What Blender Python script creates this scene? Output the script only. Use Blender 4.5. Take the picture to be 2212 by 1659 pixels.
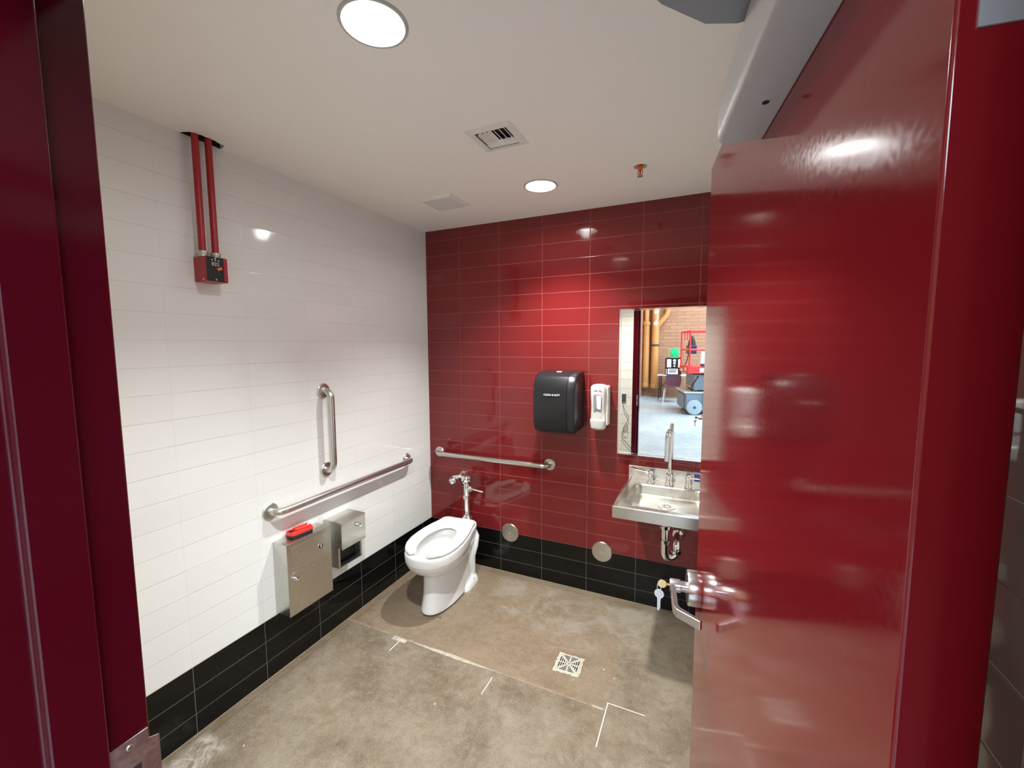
import bpy, bmesh, math, random
from mathutils import Vector, Matrix
random.seed(7)
R = math.radians
for o in list(bpy.data.objects): bpy.data.objects.remove(o)
C = bpy.context.scene.collection
S = bpy.context.scene

# ------------------------------------------------------------------ camera
F_PX = 905.55
cam = bpy.data.cameras.new('camera'); co = bpy.data.objects.new('camera', cam); C.objects.link(co)
cam.sensor_fit = 'HORIZONTAL'; cam.sensor_width = 36.0; cam.lens = F_PX / 2212 * 36.0; cam.clip_start = 0.01; cam.clip_end = 100
ya, pi_, ro = 0.4294, -0.0907, -0.0043
Fw = Vector((-math.sin(ya)*math.cos(pi_), math.cos(ya)*math.cos(pi_), math.sin(pi_)))
Rt = Vector((math.cos(ya), math.sin(ya), 0)); Up = Rt.cross(Fw)
R2 = Rt*math.cos(ro) + Up*math.sin(ro); U2 = Up*math.cos(ro) - Rt*math.sin(ro)
M = Matrix((R2, U2, -Fw)).transposed().to_4x4(); M.translation = (1.8723, -2.5891, 1.6071)
co.matrix_world = M
S.camera = co
# ------------------------------------------------------------------ world, exposure
w = bpy.data.worlds.new('sky'); S.world = w; w.use_nodes = True
bg = w.node_tree.nodes['Background']; bg.inputs[0].default_value = (0.62, 0.78, 1.0, 1); bg.inputs[1].default_value = 1.9
S.view_settings.view_transform = 'Standard'; S.view_settings.look = 'None'; S.view_settings.gamma = 1
S.view_settings.use_curve_mapping = False; S.view_settings.exposure = 0.2
# ------------------------------------------------------------------ room numbers (metres)
CE = 2.4327            # ceiling height
TW, TH = 0.3113, 0.1032   # tile module
ZB = 0.293             # top of black tile base
XJ, YJ = 0.2820, -0.7373  # a vertical joint on the back wall and on the left wall
FY0, FY1 = -2.291, -2.447  # room face and hall face of the door frame
JL, JR = 1.139, 2.040      # rabbet planes of the left and right jamb
HT = 2.062                 # rabbet height of the head
LIGHT_W = 160.0; GLOW_W = 7.0; DISC = 16.0
HALL_W = 600.0

def area_light(name, loc, size, watts, col, rot=(0, 0, 0), sy=None):
    l = bpy.data.lights.new(name, 'AREA'); l.energy = watts; l.color = col; l.size = size
    if sy: l.shape = 'RECTANGLE'; l.size_y = sy
    o = bpy.data.objects.new(name, l); o.location = loc; o.rotation_euler = rot; C.objects.link(o); return o
# added area lamps under the closed hall ceiling, standing in for daylight
area_light('hall_fill', (3.2, -8.6, 4.95), 4.0, HALL_W, (0.72, 0.87, 1.0), sy=2.4)
area_light('hall_fill', (6.5, -6.0, 4.95), 3.0, HALL_W*0.6, (0.72, 0.87, 1.0), sy=2.4)
area_light('hall_fill', (4.8, -4.3, 4.95), 2.4, HALL_W*0.3, (0.72, 0.87, 1.0), sy=1.8)

# ================================================================== material helper
class NT:
    def __init__(s, name):
        s.m = bpy.data.materials.new(name); s.m.use_nodes = True; s.t = s.m.node_tree
        s.p = s.t.nodes['Principled BSDF']
        s._obj = None
    def n(s, typ, **kw):
        nd = s.t.nodes.new(typ)
        for k, v in kw.items(): setattr(nd, k, v)
        return nd
    def link(s, a, b): s.t.links.new(a, b)
    def setin(s, sock, v):
        if hasattr(v, 'is_linked') or hasattr(v, 'links'): s.link(v, sock)
        else: sock.default_value = v
    def math(s, op, a, b=0.0, c=0.0, clamp=False):
        nd = s.n('ShaderNodeMath', operation=op); nd.use_clamp = clamp
        s.setin(nd.inputs[0], a); s.setin(nd.inputs[1], b)
        if op in ('MULTIPLY_ADD', 'WRAP', 'COMPARE', 'SMOOTH_MIN'): s.setin(nd.inputs[2], c)
        return nd.outputs[0]
    def obj(s):
        if not s._obj:
            tc = s.n('ShaderNodeTexCoord'); s._obj = tc.outputs['Object']
        return s._obj
    def xyz(s, v=None):
        nd = s.n('ShaderNodeSeparateXYZ'); s.link(v or s.obj(), nd.inputs[0]); return nd.outputs
    def comb(s, x, y, z):
        nd = s.n('ShaderNodeCombineXYZ')
        for i, v in enumerate((x, y, z)): s.setin(nd.inputs[i], v)
        return nd.outputs[0]
    def noise(s, scale, detail=4, rough=0.55, vec=None, dist=0.0):
        nd = s.n('ShaderNodeTexNoise'); nd.inputs['Scale'].default_value = scale
        nd.inputs['Detail'].default_value = detail; nd.inputs['Roughness'].default_value = rough
        nd.inputs['Distortion'].default_value = dist
        s.link(vec or s.obj(), nd.inputs['Vector']); return nd.outputs['Fac']
    def mapr(s, v, a, b, c=0.0, d=1.0, smooth=False):
        nd = s.n('ShaderNodeMapRange'); nd.clamp = True
        if smooth: nd.interpolation_type = 'SMOOTHSTEP'
        s.setin(nd.inputs[0], v)
        for i, x in enumerate((a, b, c, d)): nd.inputs[i+1].default_value = x
        return nd.outputs[0]
    def mix(s, f, a, b, typ='MIX'):
        nd = s.n('ShaderNodeMix', data_type='RGBA', blend_type=typ)
        s.setin(nd.inputs[0], f)
        for sock, v in ((nd.inputs[6], a), (nd.inputs[7], b)):
            if isinstance(v, (tuple, list)): sock.default_value = (*v[:3], 1)
            else: s.link(v, sock)
        return nd.outputs[2]
    def scale(s, vec, x, y, z):
        nd = s.n('ShaderNodeVectorMath', operation='MULTIPLY'); s.link(vec, nd.inputs[0]); nd.inputs[1].default_value = (x, y, z)
        return nd.outputs[0]
    def bump(s, h, dist=0.001, strength=1.0):
        nd = s.n('ShaderNodeBump'); nd.inputs['Distance'].default_value = dist; nd.inputs['Strength'].default_value = strength
        s.link(h, nd.inputs['Height']); s.link(nd.outputs[0], s.p.inputs['Normal'])
    def color(s, v):
        if isinstance(v, (tuple, list)): s.p.inputs['Base Color'].default_value = (*v[:3], 1)
        else: s.link(v, s.p.inputs['Base Color'])
    def rough(s, v): s.setin(s.p.inputs['Roughness'], v)
    def metal(s, v): s.p.inputs['Metallic'].default_value = v
    def coat(s, w_, r): s.p.inputs['Coat Weight'].default_value = w_; s.p.inputs['Coat Roughness'].default_value = r
    def spec(s, v): s.p.inputs['Specular IOR Level'].default_value = v

def plain(name, col, rough=0.5, metal=0.0, nscale=40.0, nbump=0.0, var=0.06, rvar=0.05, coat=None):
    k = NT(name); f = k.noise(nscale, 3)
    dark = tuple(c*(1-var) for c in col); lite = tuple(min(1, c*(1+var)) for c in col)
    k.color(k.mix(f, dark, lite)); k.metal(metal)
    k.rough(k.mapr(f, 0.3, 0.7, max(0.02, rough-rvar), min(1, rough+rvar)))
    if nbump: k.bump(f, nbump)
    if coat: k.coat(*coat)
    return k.m
def lin(r, g, b):
    return tuple(((c/255)/12.92 if c/255 <= 0.04045 else (((c/255)+0.055)/1.055)**2.4) for c in (r, g, b))

def tile_mat(name, axis, off, upper, lower, grout_up, grout_low, vfade=1.0, rough=0.05, v0=0.955, v1=1.03):
    """stack-bonded 4 x 12 inch glazed tile, black base course below ZB"""
    k = NT(name); x = k.xyz()
    U = k.math('DIVIDE', k.math('SUBTRACT', x[axis], off), TW)
    V = k.math('DIVIDE', k.math('SUBTRACT', x[2], ZB), TH)
    fu = k.math('FRACT', k.math('ADD', U, 100.0)); fv = k.math('FRACT', k.math('ADD', V, 100.0))
    iu = k.math('FLOOR', U); iv = k.math('FLOOR', V)
    du = k.math('MULTIPLY', k.math('MINIMUM', fu, k.math('SUBTRACT', 1.0, fu)), TW)
    dv = k.math('MULTIPLY', k.math('MINIMUM', fv, k.math('SUBTRACT', 1.0, fv)), TH)
    mu = k.mapr(du, 0.0008, 0.0018, 1, 0); mv = k.mapr(dv, 0.0008, 0.0018, 1, 0)
    lowm = k.math('LESS_THAN', x[2], ZB)
    muf = k.math('MULTIPLY', mu, k.math('MAXIMUM', lowm, vfade))
    joint = k.math('MAXIMUM', muf, mv)
    wn = k.n('ShaderNodeTexWhiteNoise', noise_dimensions='3D'); k.link(k.comb(iu, iv, 3.7), wn.inputs[0])
    rc = k.n('ShaderNodeSeparateColor'); k.link(wn.outputs['Color'], rc.inputs[0])
    var = k.mapr(rc.outputs[2], 0, 1, v0, v1)
    tint = k.comb(var, var, var)
    up = k.mix(1.0, upper, tint, 'MULTIPLY'); lo = k.mix(1.0, lower, tint, 'MULTIPLY')
    k.link(k.math('SUBTRACT', 0.5, k.math('MULTIPLY', lowm, 0.2)), k.p.inputs['Specular IOR Level'])
    body = k.mix(lowm, up, lo); gr = k.mix(lowm, grout_up, grout_low)
    dirt = k.noise(2.3, 5, 0.6)
    k.color(k.mix(joint, body, gr))
    k.rough(k.mix(joint, k.mapr(dirt, 0.35, 0.75, rough, rough+0.05), (0.75, 0.75, 0.75)))
    tl = k.math('ADD', k.math('MULTIPLY', k.math('MULTIPLY', fu, TW), k.math('SUBTRACT', rc.outputs[0], 0.5)),
                k.math('MULTIPLY', k.math('MULTIPLY', fv, TH), k.math('SUBTRACT', rc.outputs[1], 0.5)))
    edge = k.math('MAXIMUM', k.mapr(du, 0.0, 0.0035, 1, 0, True), k.mapr(dv, 0.0, 0.0035, 1, 0, True))
    h = k.math('ADD', k.math('MULTIPLY', tl, 0.012), k.math('MULTIPLY', edge, -0.0004))
    h = k.math('ADD', h, k.math('MULTIPLY', k.noise(7, 2), 0.0006))
    k.bump(h, 1.0)
    return k.m

WHITE_T = (0.80, 0.788, 0.764)
BLACK_T = (0.004, 0.0038, 0.0036)
RED_T = (0.182, 0.014, 0.015)
m_red_tile = tile_mat('red glazed tile', 0, XJ, RED_T, BLACK_T, (0.31, 0.085, 0.075), (0.12, 0.12, 0.11), 1.0, 0.04)
m_white_tile = tile_mat('white glazed tile', 1, YJ, WHITE_T, BLACK_T, (0.70, 0.685, 0.65), (0.13, 0.13, 0.12), 0.09, 0.035, 0.985, 1.01)

def ceiling_mat():
    k = NT('painted ceiling'); f = k.noise(260, 2, 0.6); g = k.noise(1.7, 3)
    k.color(k.mix(g, (0.93, 0.885, 0.83), (0.94, 0.90, 0.85))); k.rough(0.55); k.bump(f, 0.0006); return k.m
m_ceiling = ceiling_mat()

def floor_mat():
    k = NT('stained concrete'); x = k.xyz()
    big = k.noise(1.6, 7, 0.66, dist=0.4); mid = k.noise(6.5, 8, 0.72, dist=0.6); fine = k.noise(150, 4, 0.7); fib = k.noise(26, 8, 0.78, dist=0.5)
    wisp = k.noise(3.2, 8, 0.72, vec=k.scale(k.obj(), 1, 2.2, 1), dist=1.2)
    c = k.mix(k.mapr(big, 0.38, 0.62), (0.175, 0.134, 0.090), (0.285, 0.236, 0.172))
    c = k.mix(k.mapr(mid, 0.46, 0.72, 0, 0.5), c, (0.37, 0.315, 0.24))
    c = k.mix(k.mapr(mid, 0.30, 0.46, 0.55, 0), c, (0.135, 0.100, 0.062))
    c = k.mix(k.mapr(fib, 0.50, 0.68, 0, 0.4), c, (0.40, 0.345, 0.27))
    c = k.mix(k.mapr(fib, 0.34, 0.48, 0.4, 0), c, (0.125, 0.094, 0.060))
    c = k.mix(k.mapr(k.noise(2.7, 6, 0.7, vec=k.scale(k.obj(), 1, 1.4, 3), dist=0.8), 0.54, 0.66, 0, 0.28), c, (0.24, 0.155, 0.085))
    def soft(x0, x1, y0, y1, e):
        a_ = k.math('MULTIPLY', k.mapr(x[0], x0-e, x0, 0, 1, True), k.mapr(x[0], x1, x1+e, 1, 0, True))
        return k.math('MULTIPLY', a_, k.math('MULTIPLY', k.mapr(x[1], y0-e, y0, 0, 1, True), k.mapr(x[1], y1, y1+e, 1, 0, True)))
    # brown patch where a trench was filled, x < 1.53 and y > -0.86
    px = k.mapr(x[0], 1.50, 1.545, 1, 0); py = k.mapr(k.math('ADD', x[1], k.math('MULTIPLY', mid, 0.02)), -0.862, -0.845, 0, 1)
    patch = k.math('MULTIPLY', px, py)
    pc = k.mix(k.mapr(wisp, 0.35, 0.65), (0.205, 0.135, 0.080), (0.325, 0.235, 0.155))
    pc = k.mix(k.mapr(fib, 0.36, 0.62, 0, 0.5), pc, (0.35, 0.27, 0.19))
    c = k.mix(k.math('MULTIPLY', patch, 0.6), c, pc)
    # grey scum by the back wall
    sc = k.math('MULTIPLY', soft(0.75, 1.65, -0.42, -0.10, 0.14), k.mapr(k.noise(4.2, 8, 0.7, dist=1.0), 0.47, 0.60, 0, 0.5))
    c = k.mix(sc, c, (0.42, 0.385, 0.33))
    # pale scum wisps
    c = k.mix(k.mapr(wisp, 0.62, 0.74, 0, 0.35), c, (0.44, 0.40, 0.34))
    # speckle
    c = k.mix(k.mapr(fine, 0.55, 0.72, 0, 0.55), c, (0.52, 0.44, 0.35))
    c = k.mix(k.mapr(fine, 0.30, 0.45, 0.5, 0), c, (0.10, 0.075, 0.048))
    vor = k.n('ShaderNodeTexVoronoi'); vor.inputs['Scale'].default_value = 17; k.link(k.obj(), vor.inputs['Vector'])
    vc = k.n('ShaderNodeSeparateColor'); k.link(vor.outputs['Color'], vc.inputs[0])
    spk = k.math('MULTIPLY', k.math('LESS_THAN', vor.outputs['Distance'], 0.075), k.math('GREATER_THAN', vc.outputs[0], 0.86))
    c = k.mix(k.math('MULTIPLY', spk, 0.85), c, (0.62, 0.58, 0.50))
    # a trowelled edge against the walls, pale caulk line then a darker band
    def band(v, a, b, cc, d): return k.math('MULTIPLY', k.mapr(v, a, b, 0, 1), k.mapr(v, cc, d, 1, 0))
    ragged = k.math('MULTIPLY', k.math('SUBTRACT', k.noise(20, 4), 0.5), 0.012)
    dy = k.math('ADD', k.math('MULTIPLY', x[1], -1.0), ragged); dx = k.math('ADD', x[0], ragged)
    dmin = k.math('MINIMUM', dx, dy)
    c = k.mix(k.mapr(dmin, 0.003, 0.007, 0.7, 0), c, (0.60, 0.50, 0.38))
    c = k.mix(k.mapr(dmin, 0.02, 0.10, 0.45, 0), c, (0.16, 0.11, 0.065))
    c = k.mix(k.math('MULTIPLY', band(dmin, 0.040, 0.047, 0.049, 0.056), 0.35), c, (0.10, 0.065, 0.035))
    # painted / chalked marks: boxes (x0,x1,y0,y1)
    def box(x0, x1, y0, y1, e=0.002):
        a = k.math('MULTIPLY', k.mapr(x[0], x0-e, x0, 0, 1), k.mapr(x[0], x1, x1+e, 1, 0))
        b = k.math('MULTIPLY', k.mapr(x[1], y0-e, y0, 0, 1), k.mapr(x[1], y1, y1+e, 1, 0))
        return k.math('MULTIPLY', a, b)
    thin = k.math('MAXIMUM', box(1.527, 1.690, -0.8185, -0.8150, 0.001), box(1.528, 1.5315, -1.045, -0.82, 0.001))
    thin = k.math('MAXIMUM', thin, box(0.405, 0.4095, -0.965, -0.885, 0.001))
    thin = k.math('MAXIMUM', thin, box(0.985, 0.988, -1.01, -0.90, 0.001))
    c = k.mix(k.math('MULTIPLY', thin, 0.95), c, (0.80, 0.80, 0.70))
    rag = k.noise(30, 4, 0.7)
    u_ = k.mapr(x[0], 0.44, 1.0, 0, 1); th_ = k.math('MULTIPLY', k.math('SINE', k.math('MULTIPLY', u_, math.pi)), 0.012)
    ln = k.mapr(k.math('SUBTRACT', k.math('ABSOLUTE', k.math('ADD', x[1], 0.862)), th_), -0.006, 0.0, 1, 0)
    ln = k.math('MULTIPLY', ln, k.mapr(x[0], 0.44, 0.46, 0, 1))
    pl = k.math('MAXIMUM', box(0.36, 0.44, -0.882, -0.868, 0.01), k.math('MULTIPLY', ln, 2.0))
    pl = k.math('MAXIMUM', pl, box(1.47, 1.515, -0.862, -0.856, 0.004))
    pl = k.math('MULTIPLY', pl, k.mapr(rag, 0.30, 0.60), 0, True) if False else k.math('MULTIPLY', k.math('MINIMUM', pl, 1.0), k.mapr(rag, 0.30, 0.58, 0.15, 0.95))
    c = k.mix(pl, c, (0.66, 0.64, 0.58))
    line = k.math('MULTIPLY', box(0.0, 1.53, -0.862, -0.857, 0.003), k.mapr(rag, 0.35, 0.6, 0.1, 0.7))
    c = k.mix(line, c, (0.42, 0.36, 0.27))
    scuff = k.math('MULTIPLY', soft(0.06, 0.15, -1.90, -1.68, 0.05), k.mapr(k.noise(16, 8, 0.75, dist=0.8), 0.40, 0.62, 0, 0.8))
    c = k.mix(scuff, c, (0.66, 0.62, 0.56))
    c = k.mix(1.0, c, (0.86, 0.84, 0.82), 'MULTIPLY')
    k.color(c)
    k.rough(k.mapr(mid, 0.3, 0.7, 0.26, 0.5))
    k.bump(k.math('ADD', k.math('MULTIPLY', mid, 1.2), k.math('MULTIPLY', fine, 0.4)), 0.0012)
    return k.m
m_floor = floor_mat()

def hall_floor_mat():
    k = NT('hall floor sealed concrete'); a = k.noise(0.7, 6, 0.6, dist=0.5); b = k.noise(9, 5, 0.7)
    c = k.mix(k.mapr(a, 0.35, 0.65), (0.33, 0.40, 0.43), (0.48, 0.56, 0.59))
    c = k.mix(k.mapr(b, 0.5, 0.8, 0, 0.3), c, (0.62, 0.64, 0.64))
    k.color(c); k.rough(k.mapr(b, 0.3, 0.7, 0.22, 0.4)); k.bump(b, 0.0006); return k.m

def brick_mat(name, c1, c2, mortar, bw, bh, rot=False, offset=0.5, ms=0.008):
    k = NT(name)
    x = k.xyz(); vec = k.comb(x[1] if rot else x[0], x[2], 0.0)
    b = k.n('ShaderNodeTexBrick'); k.link(vec, b.inputs['Vector']); b.offset = offset
    b.inputs['Scale'].default_value = 1.0; b.inputs['Brick Width'].default_value = bw; b.inputs['Row Height'].default_value = bh
    b.inputs['Mortar Size'].default_value = ms; b.inputs['Mortar Smooth'].default_value = 0.3
    for i, c in enumerate((c1, c2, mortar)): b.inputs[i+1].default_value = (*c, 1)
    f = k.noise(14, 5, 0.7)
    k.color(k.mix(k.mapr(f, 0.3, 0.7, 0, 0.35), b.outputs['Color'], tuple(v*0.7 for v in c1)))
    k.rough(0.8); k.bump(k.math('ADD', k.math('MULTIPLY', b.outputs['Fac'], -1.0), k.math('MULTIPLY', f, 0.3)), 0.004)
    return k.m
m_brick = brick_mat('adobe brown brick', (0.42, 0.225, 0.135), (0.50, 0.28, 0.165), (0.34, 0.19, 0.115), 0.40, 0.105)
m_brick_lit = brick_mat('adobe brown brick lit side', (0.50, 0.27, 0.16), (0.57, 0.33, 0.20), (0.38, 0.21, 0.13), 0.40, 0.105, rot=True)  # same brick, paler: stronger light on this wall is put into its colour
m_block = brick_mat('cream painted block', (0.74, 0.71, 0.62), (0.76, 0.73, 0.64), (0.52, 0.49, 0.42), 1.62, 0.1016, ms=0.003)

def paint_mat(name, col, rough=0.16, orange=0.00025, scuffs=False):
    k = NT(name); f = k.noise(150, 2, 0.5); g = k.noise(3, 4)
    c = k.mix(g, tuple(v*0.92 for v in col), tuple(v*1.08 for v in col))
    if scuffs:
        s = k.noise(9, 8, 0.8, vec=k.scale(k.obj(), 6, 6, 0.5), dist=0.5)
        c = k.mix(k.mapr(s, 0.70, 0.80, 0, 0.14), c, (0.40, 0.17, 0.16))
    k.color(c); k.rough(k.math('ADD', k.mapr(g, 0.3, 0.7, rough*0.85, rough*1.2), k.mapr(f, 0.35, 0.65, -0.02, 0.02)))
    if orange: k.bump(f, orange)
    return k.m
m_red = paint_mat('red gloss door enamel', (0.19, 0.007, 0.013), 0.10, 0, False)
m_frame_shaded = paint_mat('red gloss enamel shaded', (0.056, 0.0015, 0.0055), 0.14, 0.0001)  # same enamel as the door, darkened: the jambs' shade is in the colour

def steel_mat(name, col, rough, stretch, amt=0.12, smudge=0.0):
    k = NT(name); f = k.noise(60, 3, 0.6, vec=k.scale(k.obj(), *stretch)); g = k.noise(5, 5, 0.6)
    k.metal(1.0); k.color(k.mix(k.mapr(f, 0.3, 0.7), tuple(c*(1-amt) for c in col), col))
    r = k.math('ADD', k.mapr(f, 0.3, 0.7, rough*0.92, rough*1.1), k.math('MULTIPLY', k.mapr(g, 0.5, 0.7), smudge))
    k.rough(r); k.bump(f, 0.000004); return k.m
m_steel_v = steel_mat('brushed stainless vertical', (0.62, 0.60, 0.56), 0.27, (8, 8, 0.3), 0.05, smudge=0.08)
m_steel_h = steel_mat('brushed stainless', (0.66, 0.64, 0.59), 0.25, (0.4, 0.4, 8), 0.05, smudge=0.10)
m_steel_sink = steel_mat('sink stainless', (0.72, 0.69, 0.63), 0.24, (0.5, 9, 9), smudge=0.15)
m_bar = steel_mat('satin stainless bar', (0.62, 0.60, 0.56), 0.30, (4, 4, 4), 0.02)
m_nickel = steel_mat('worn nickel cover', (0.60, 0.57, 0.51), 0.3, (2, 2, 2), 0.15, 0.2)
m_satin = steel_mat('satin chrome hardware', (0.72, 0.71, 0.72), 0.24, (6, 6, 1), 0.08)
m_chrome = plain('chrome', (0.86, 0.86, 0.86), 0.05, 1.0, var=0.01, rvar=0.02)
m_brass = plain('brass key', (0.72, 0.50, 0.26), 0.2, 1.0)
m_silver_key = plain('nickel key', (0.78, 0.80, 0.84), 0.42, 0.7)
m_china = plain('vitreous china', (0.84, 0.84, 0.82), 0.07, 0.0, nscale=3, var=0.01, rvar=0.02)
m_seat = plain('white seat plastic', (0.86, 0.86, 0.82), 0.16, 0.0, nscale=3, var=0.01)
m_water = plain('bowl water', (0.55, 0.58, 0.55), 0.03, 0.0, nscale=3, var=0.02)
m_black_pl = plain('black plastic', (0.012, 0.012, 0.014), 0.34, 0.0, nscale=300, nbump=0.00008, rvar=0.05)
m_grey_pl = plain('dark grey plastic', (0.07, 0.07, 0.075), 0.35)
m_cover_pl = plain('pale grey plastic', (0.66, 0.63, 0.60), 0.3)
m_white_pl = plain('white plastic', (0.80, 0.79, 0.75), 0.3)
m_offwhite = plain('off white enamel', (0.80, 0.76, 0.70), 0.45)
m_window = plain('grey smoked window', (0.30, 0.29, 0.30), 0.12)
m_lightgrey = plain('light grey closer paint', (0.40, 0.385, 0.385), 0.42, nscale=120, nbump=0.0003)
m_armgrey = plain('grey closer arm', (0.26, 0.27, 0.29), 0.35, 0.3)
m_fire_red = plain('fire alarm red enamel', (0.36, 0.012, 0.018), 0.35, var=0.15)
m_box_black = plain('black cover plate', (0.008, 0.008, 0.009), 0.55)
m_galv = plain('galvanised zinc', (0.55, 0.55, 0.50), 0.35, 0.8, var=0.2)
m_orange = plain('orange plastic', (0.75, 0.16, 0.02), 0.4)
m_gap = plain('dark ceiling void', (0.015, 0.012, 0.011), 0.9)  # near-black colour stands in for the unlit void
m_tool_red = plain('bright red plastic', (0.78, 0.03, 0.02), 0.35)
m_blue = plain('blue tape', (0.02, 0.05, 0.35), 0.4)
m_pipe = plain('ochre painted iron', (0.62, 0.30, 0.10), 0.5, var=0.1)
m_lift_red = plain('lift red paint', (0.80, 0.05, 0.05), 0.4)
m_lift_grey = plain('lift blue grey paint', (0.20, 0.27, 0.34), 0.45, var=0.1)
m_rubber = plain('pale rubber tyre', (0.38, 0.48, 0.54), 0.6)
m_maroon = plain('maroon plastic', (0.12, 0.045, 0.07), 0.45)
m_lamlight = plain('pale laminate', (0.62, 0.60, 0.55), 0.4)
m_green = plain('green plastic', (0.01, 0.60, 0.22), 0.35)
m_green_pale = plain('pale green plastic', (0.35, 0.75, 0.40), 0.4)
m_label = plain('white label', (0.82, 0.82, 0.82), 0.5)
m_navy = plain('navy plastic', (0.02, 0.03, 0.09), 0.35)
m_cable = plain('grey cable', (0.10, 0.09, 0.085), 0.5)

def mirror_mat():
    k = NT('mirror silvering'); f = k.noise(8, 3); k.metal(1.0)
    k.color(k.mix(f, (0.93, 0.95, 0.94), (0.95, 0.96, 0.955))); k.rough(0.0); return k.m
m_mirror = mirror_mat()
def lamp_mat():
    k = NT('lamp diffuser'); k.color((0.9, 0.9, 0.9)); f = k.noise(30, 2)
    k.p.inputs['Emission Color'].default_value = (1.0, 0.95, 0.90, 1)
    k.link(k.mapr(f, 0, 1, DISC*0.97, DISC*1.03), k.p.inputs['Emission Strength']); return k.m
m_lamp = lamp_mat()

# ================================================================== mesh helpers
def obj(name, bm, mat, parent=None, smooth=35, bevel=0, seg=2, loc=None):
    me = bpy.data.meshes.new(name)
    bmesh.ops.recalc_face_normals(bm, faces=bm.faces[:]) if bm.faces else None
    bm.to_mesh(me); bm.free()
    me.materials.append(mat)
    for p in me.polygons: p.use_smooth = True
    me.set_sharp_from_angle(angle=R(smooth))
    o = bpy.data.objects.new(name, me); C.objects.link(o)
    if parent: o.parent = parent
    if loc: o.location = loc
    if bevel:
        b = o.modifiers.new('bevel', 'BEVEL'); b.width = bevel; b.segments = seg; b.limit_method = 'ANGLE'; b.angle_limit = R(35)
        b.harden_normals = True
    return o
def tag(o, label=None, cat=None, group=None, kind=None):
    if label: o['label'] = label
    if cat: o['category'] = cat
    if group: o['group'] = group
    if kind: o['kind'] = kind
    return o
def thing(name, label, cat, loc=(0, 0, 0), rotz=0.0, group=None, kind=None):
    o = bpy.data.objects.new(name, None); o.empty_display_size = 0.05; C.objects.link(o)
    o.location = loc; o.rotation_euler = (0, 0, rotz)
    return tag(o, label, cat, group, kind)
def nb(): return bmesh.new()
def box(bm, x0, x1, y0, y1, z0, z1):
    v = [bm.verts.new(p) for p in ((x0,y0,z0),(x1,y0,z0),(x1,y1,z0),(x0,y1,z0),(x0,y0,z1),(x1,y0,z1),(x1,y1,z1),(x0,y1,z1))]
    for f in ((0,3,2,1),(4,5,6,7),(0,1,5,4),(1,2,6,5),(2,3,7,6),(3,0,4,7)): bm.faces.new([v[i] for i in f])
    return bm
def bx(*a): return box(nb(), *a)
def ring_frame(d):
    d = d.normalized(); a = Vector((0, 0, 1)) if abs(d.z) < 0.9 else Vector((1, 0, 0))
    u = d.cross(a).normalized(); return u, d.cross(u).normalized()
def tube(bm, pts, r, seg=16, caps=True, radii=None, closed=False):
    pts = [Vector(p) for p in pts]; n = len(pts); rings = []; pu = None
    for i, p in enumerate(pts):
        if closed: d = (pts[(i+1) % n]-pts[i-1])
        else: d = pts[min(i+1, n-1)]-pts[max(i-1, 0)]
        d.normalize()
        if pu is None: u, v = ring_frame(d)
        else: u = (pu - d*pu.dot(d)).normalized(); v = d.cross(u)
        pu = u; rr = radii[i] if radii else r
        rings.append([bm.verts.new(p + (u*math.cos(t)+v*math.sin(t))*rr) for t in [2*math.pi*k/seg for k in range(seg)]])
    for i in range(n if closed else n-1):
        a, b = rings[i], rings[(i+1) % n]
        for k in range(seg): bm.faces.new((a[k], a[(k+1) % seg], b[(k+1) % seg], b[k]))
    if caps and not closed:
        bm.faces.new(rings[0][::-1]); bm.faces.new(rings[-1])
    return bm
def arc(c, a0, a1, r, ux, uy, n=8):
    c, ux, uy = Vector(c), Vector(ux), Vector(uy)
    return [c + ux*r*math.cos(a0+(a1-a0)*i/n) + uy*r*math.sin(a0+(a1-a0)*i/n) for i in range(n+1)]
def lathe(bm, prof, o=(0, 0, 0), axis=(0, 0, 1), seg=32, cap=True):
    """prof: list of (radius, height along axis)"""
    o, ax = Vector(o), Vector(axis).normalized(); u, v = ring_frame(ax); rings = []
    for r, h in prof:
        if r < 1e-6: rings.append([bm.verts.new(o+ax*h)])
        else: rings.append([bm.verts.new(o+ax*h+(u*math.cos(t)+v*math.sin(t))*r) for t in [2*math.pi*k/seg for k in range(seg)]])
    for a, b in zip(rings, rings[1:]):
        for k in range(seg):
            k2 = (k+1) % seg
            if len(a) == 1 and len(b) == 1: continue
            if len(a) == 1: bm.faces.new((a[0], b[k], b[k2]))
            elif len(b) == 1: bm.faces.new((a[k], a[k2], b[0]))
            else: bm.faces.new((a[k], a[k2], b[k2], b[k]))
    if cap:
        for rg in (rings[0], rings[-1]):
            if len(rg) > 1:
                try: bm.faces.new(rg)
                except ValueError: pass
    return bm
def prism(bm, pts, d):
    """extrude the polygon pts (3D) by vector d"""
    d = Vector(d); a = [bm.verts.new(p) for p in pts]; b = [bm.verts.new(Vector(p)+d) for p in pts]; n = len(a)
    bm.faces.new(a[::-1]); bm.faces.new(b)
    for i in range(n): bm.faces.new((a[i], a[(i+1) % n], b[(i+1) % n], b[i]))
    return bm
def loft(bm, rings, cap0=True, cap1=True):
    vs = [[bm.verts.new(p) for p in r] for r in rings]; n = len(vs[0])
    for a, b in zip(vs, vs[1:]):
        for k in range(n): bm.faces.new((a[k], a[(k+1) % n], b[(k+1) % n], b[k]))
    if cap0: bm.faces.new(vs[0][::-1])
    if cap1: bm.faces.new(vs[-1])
    return bm
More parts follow.
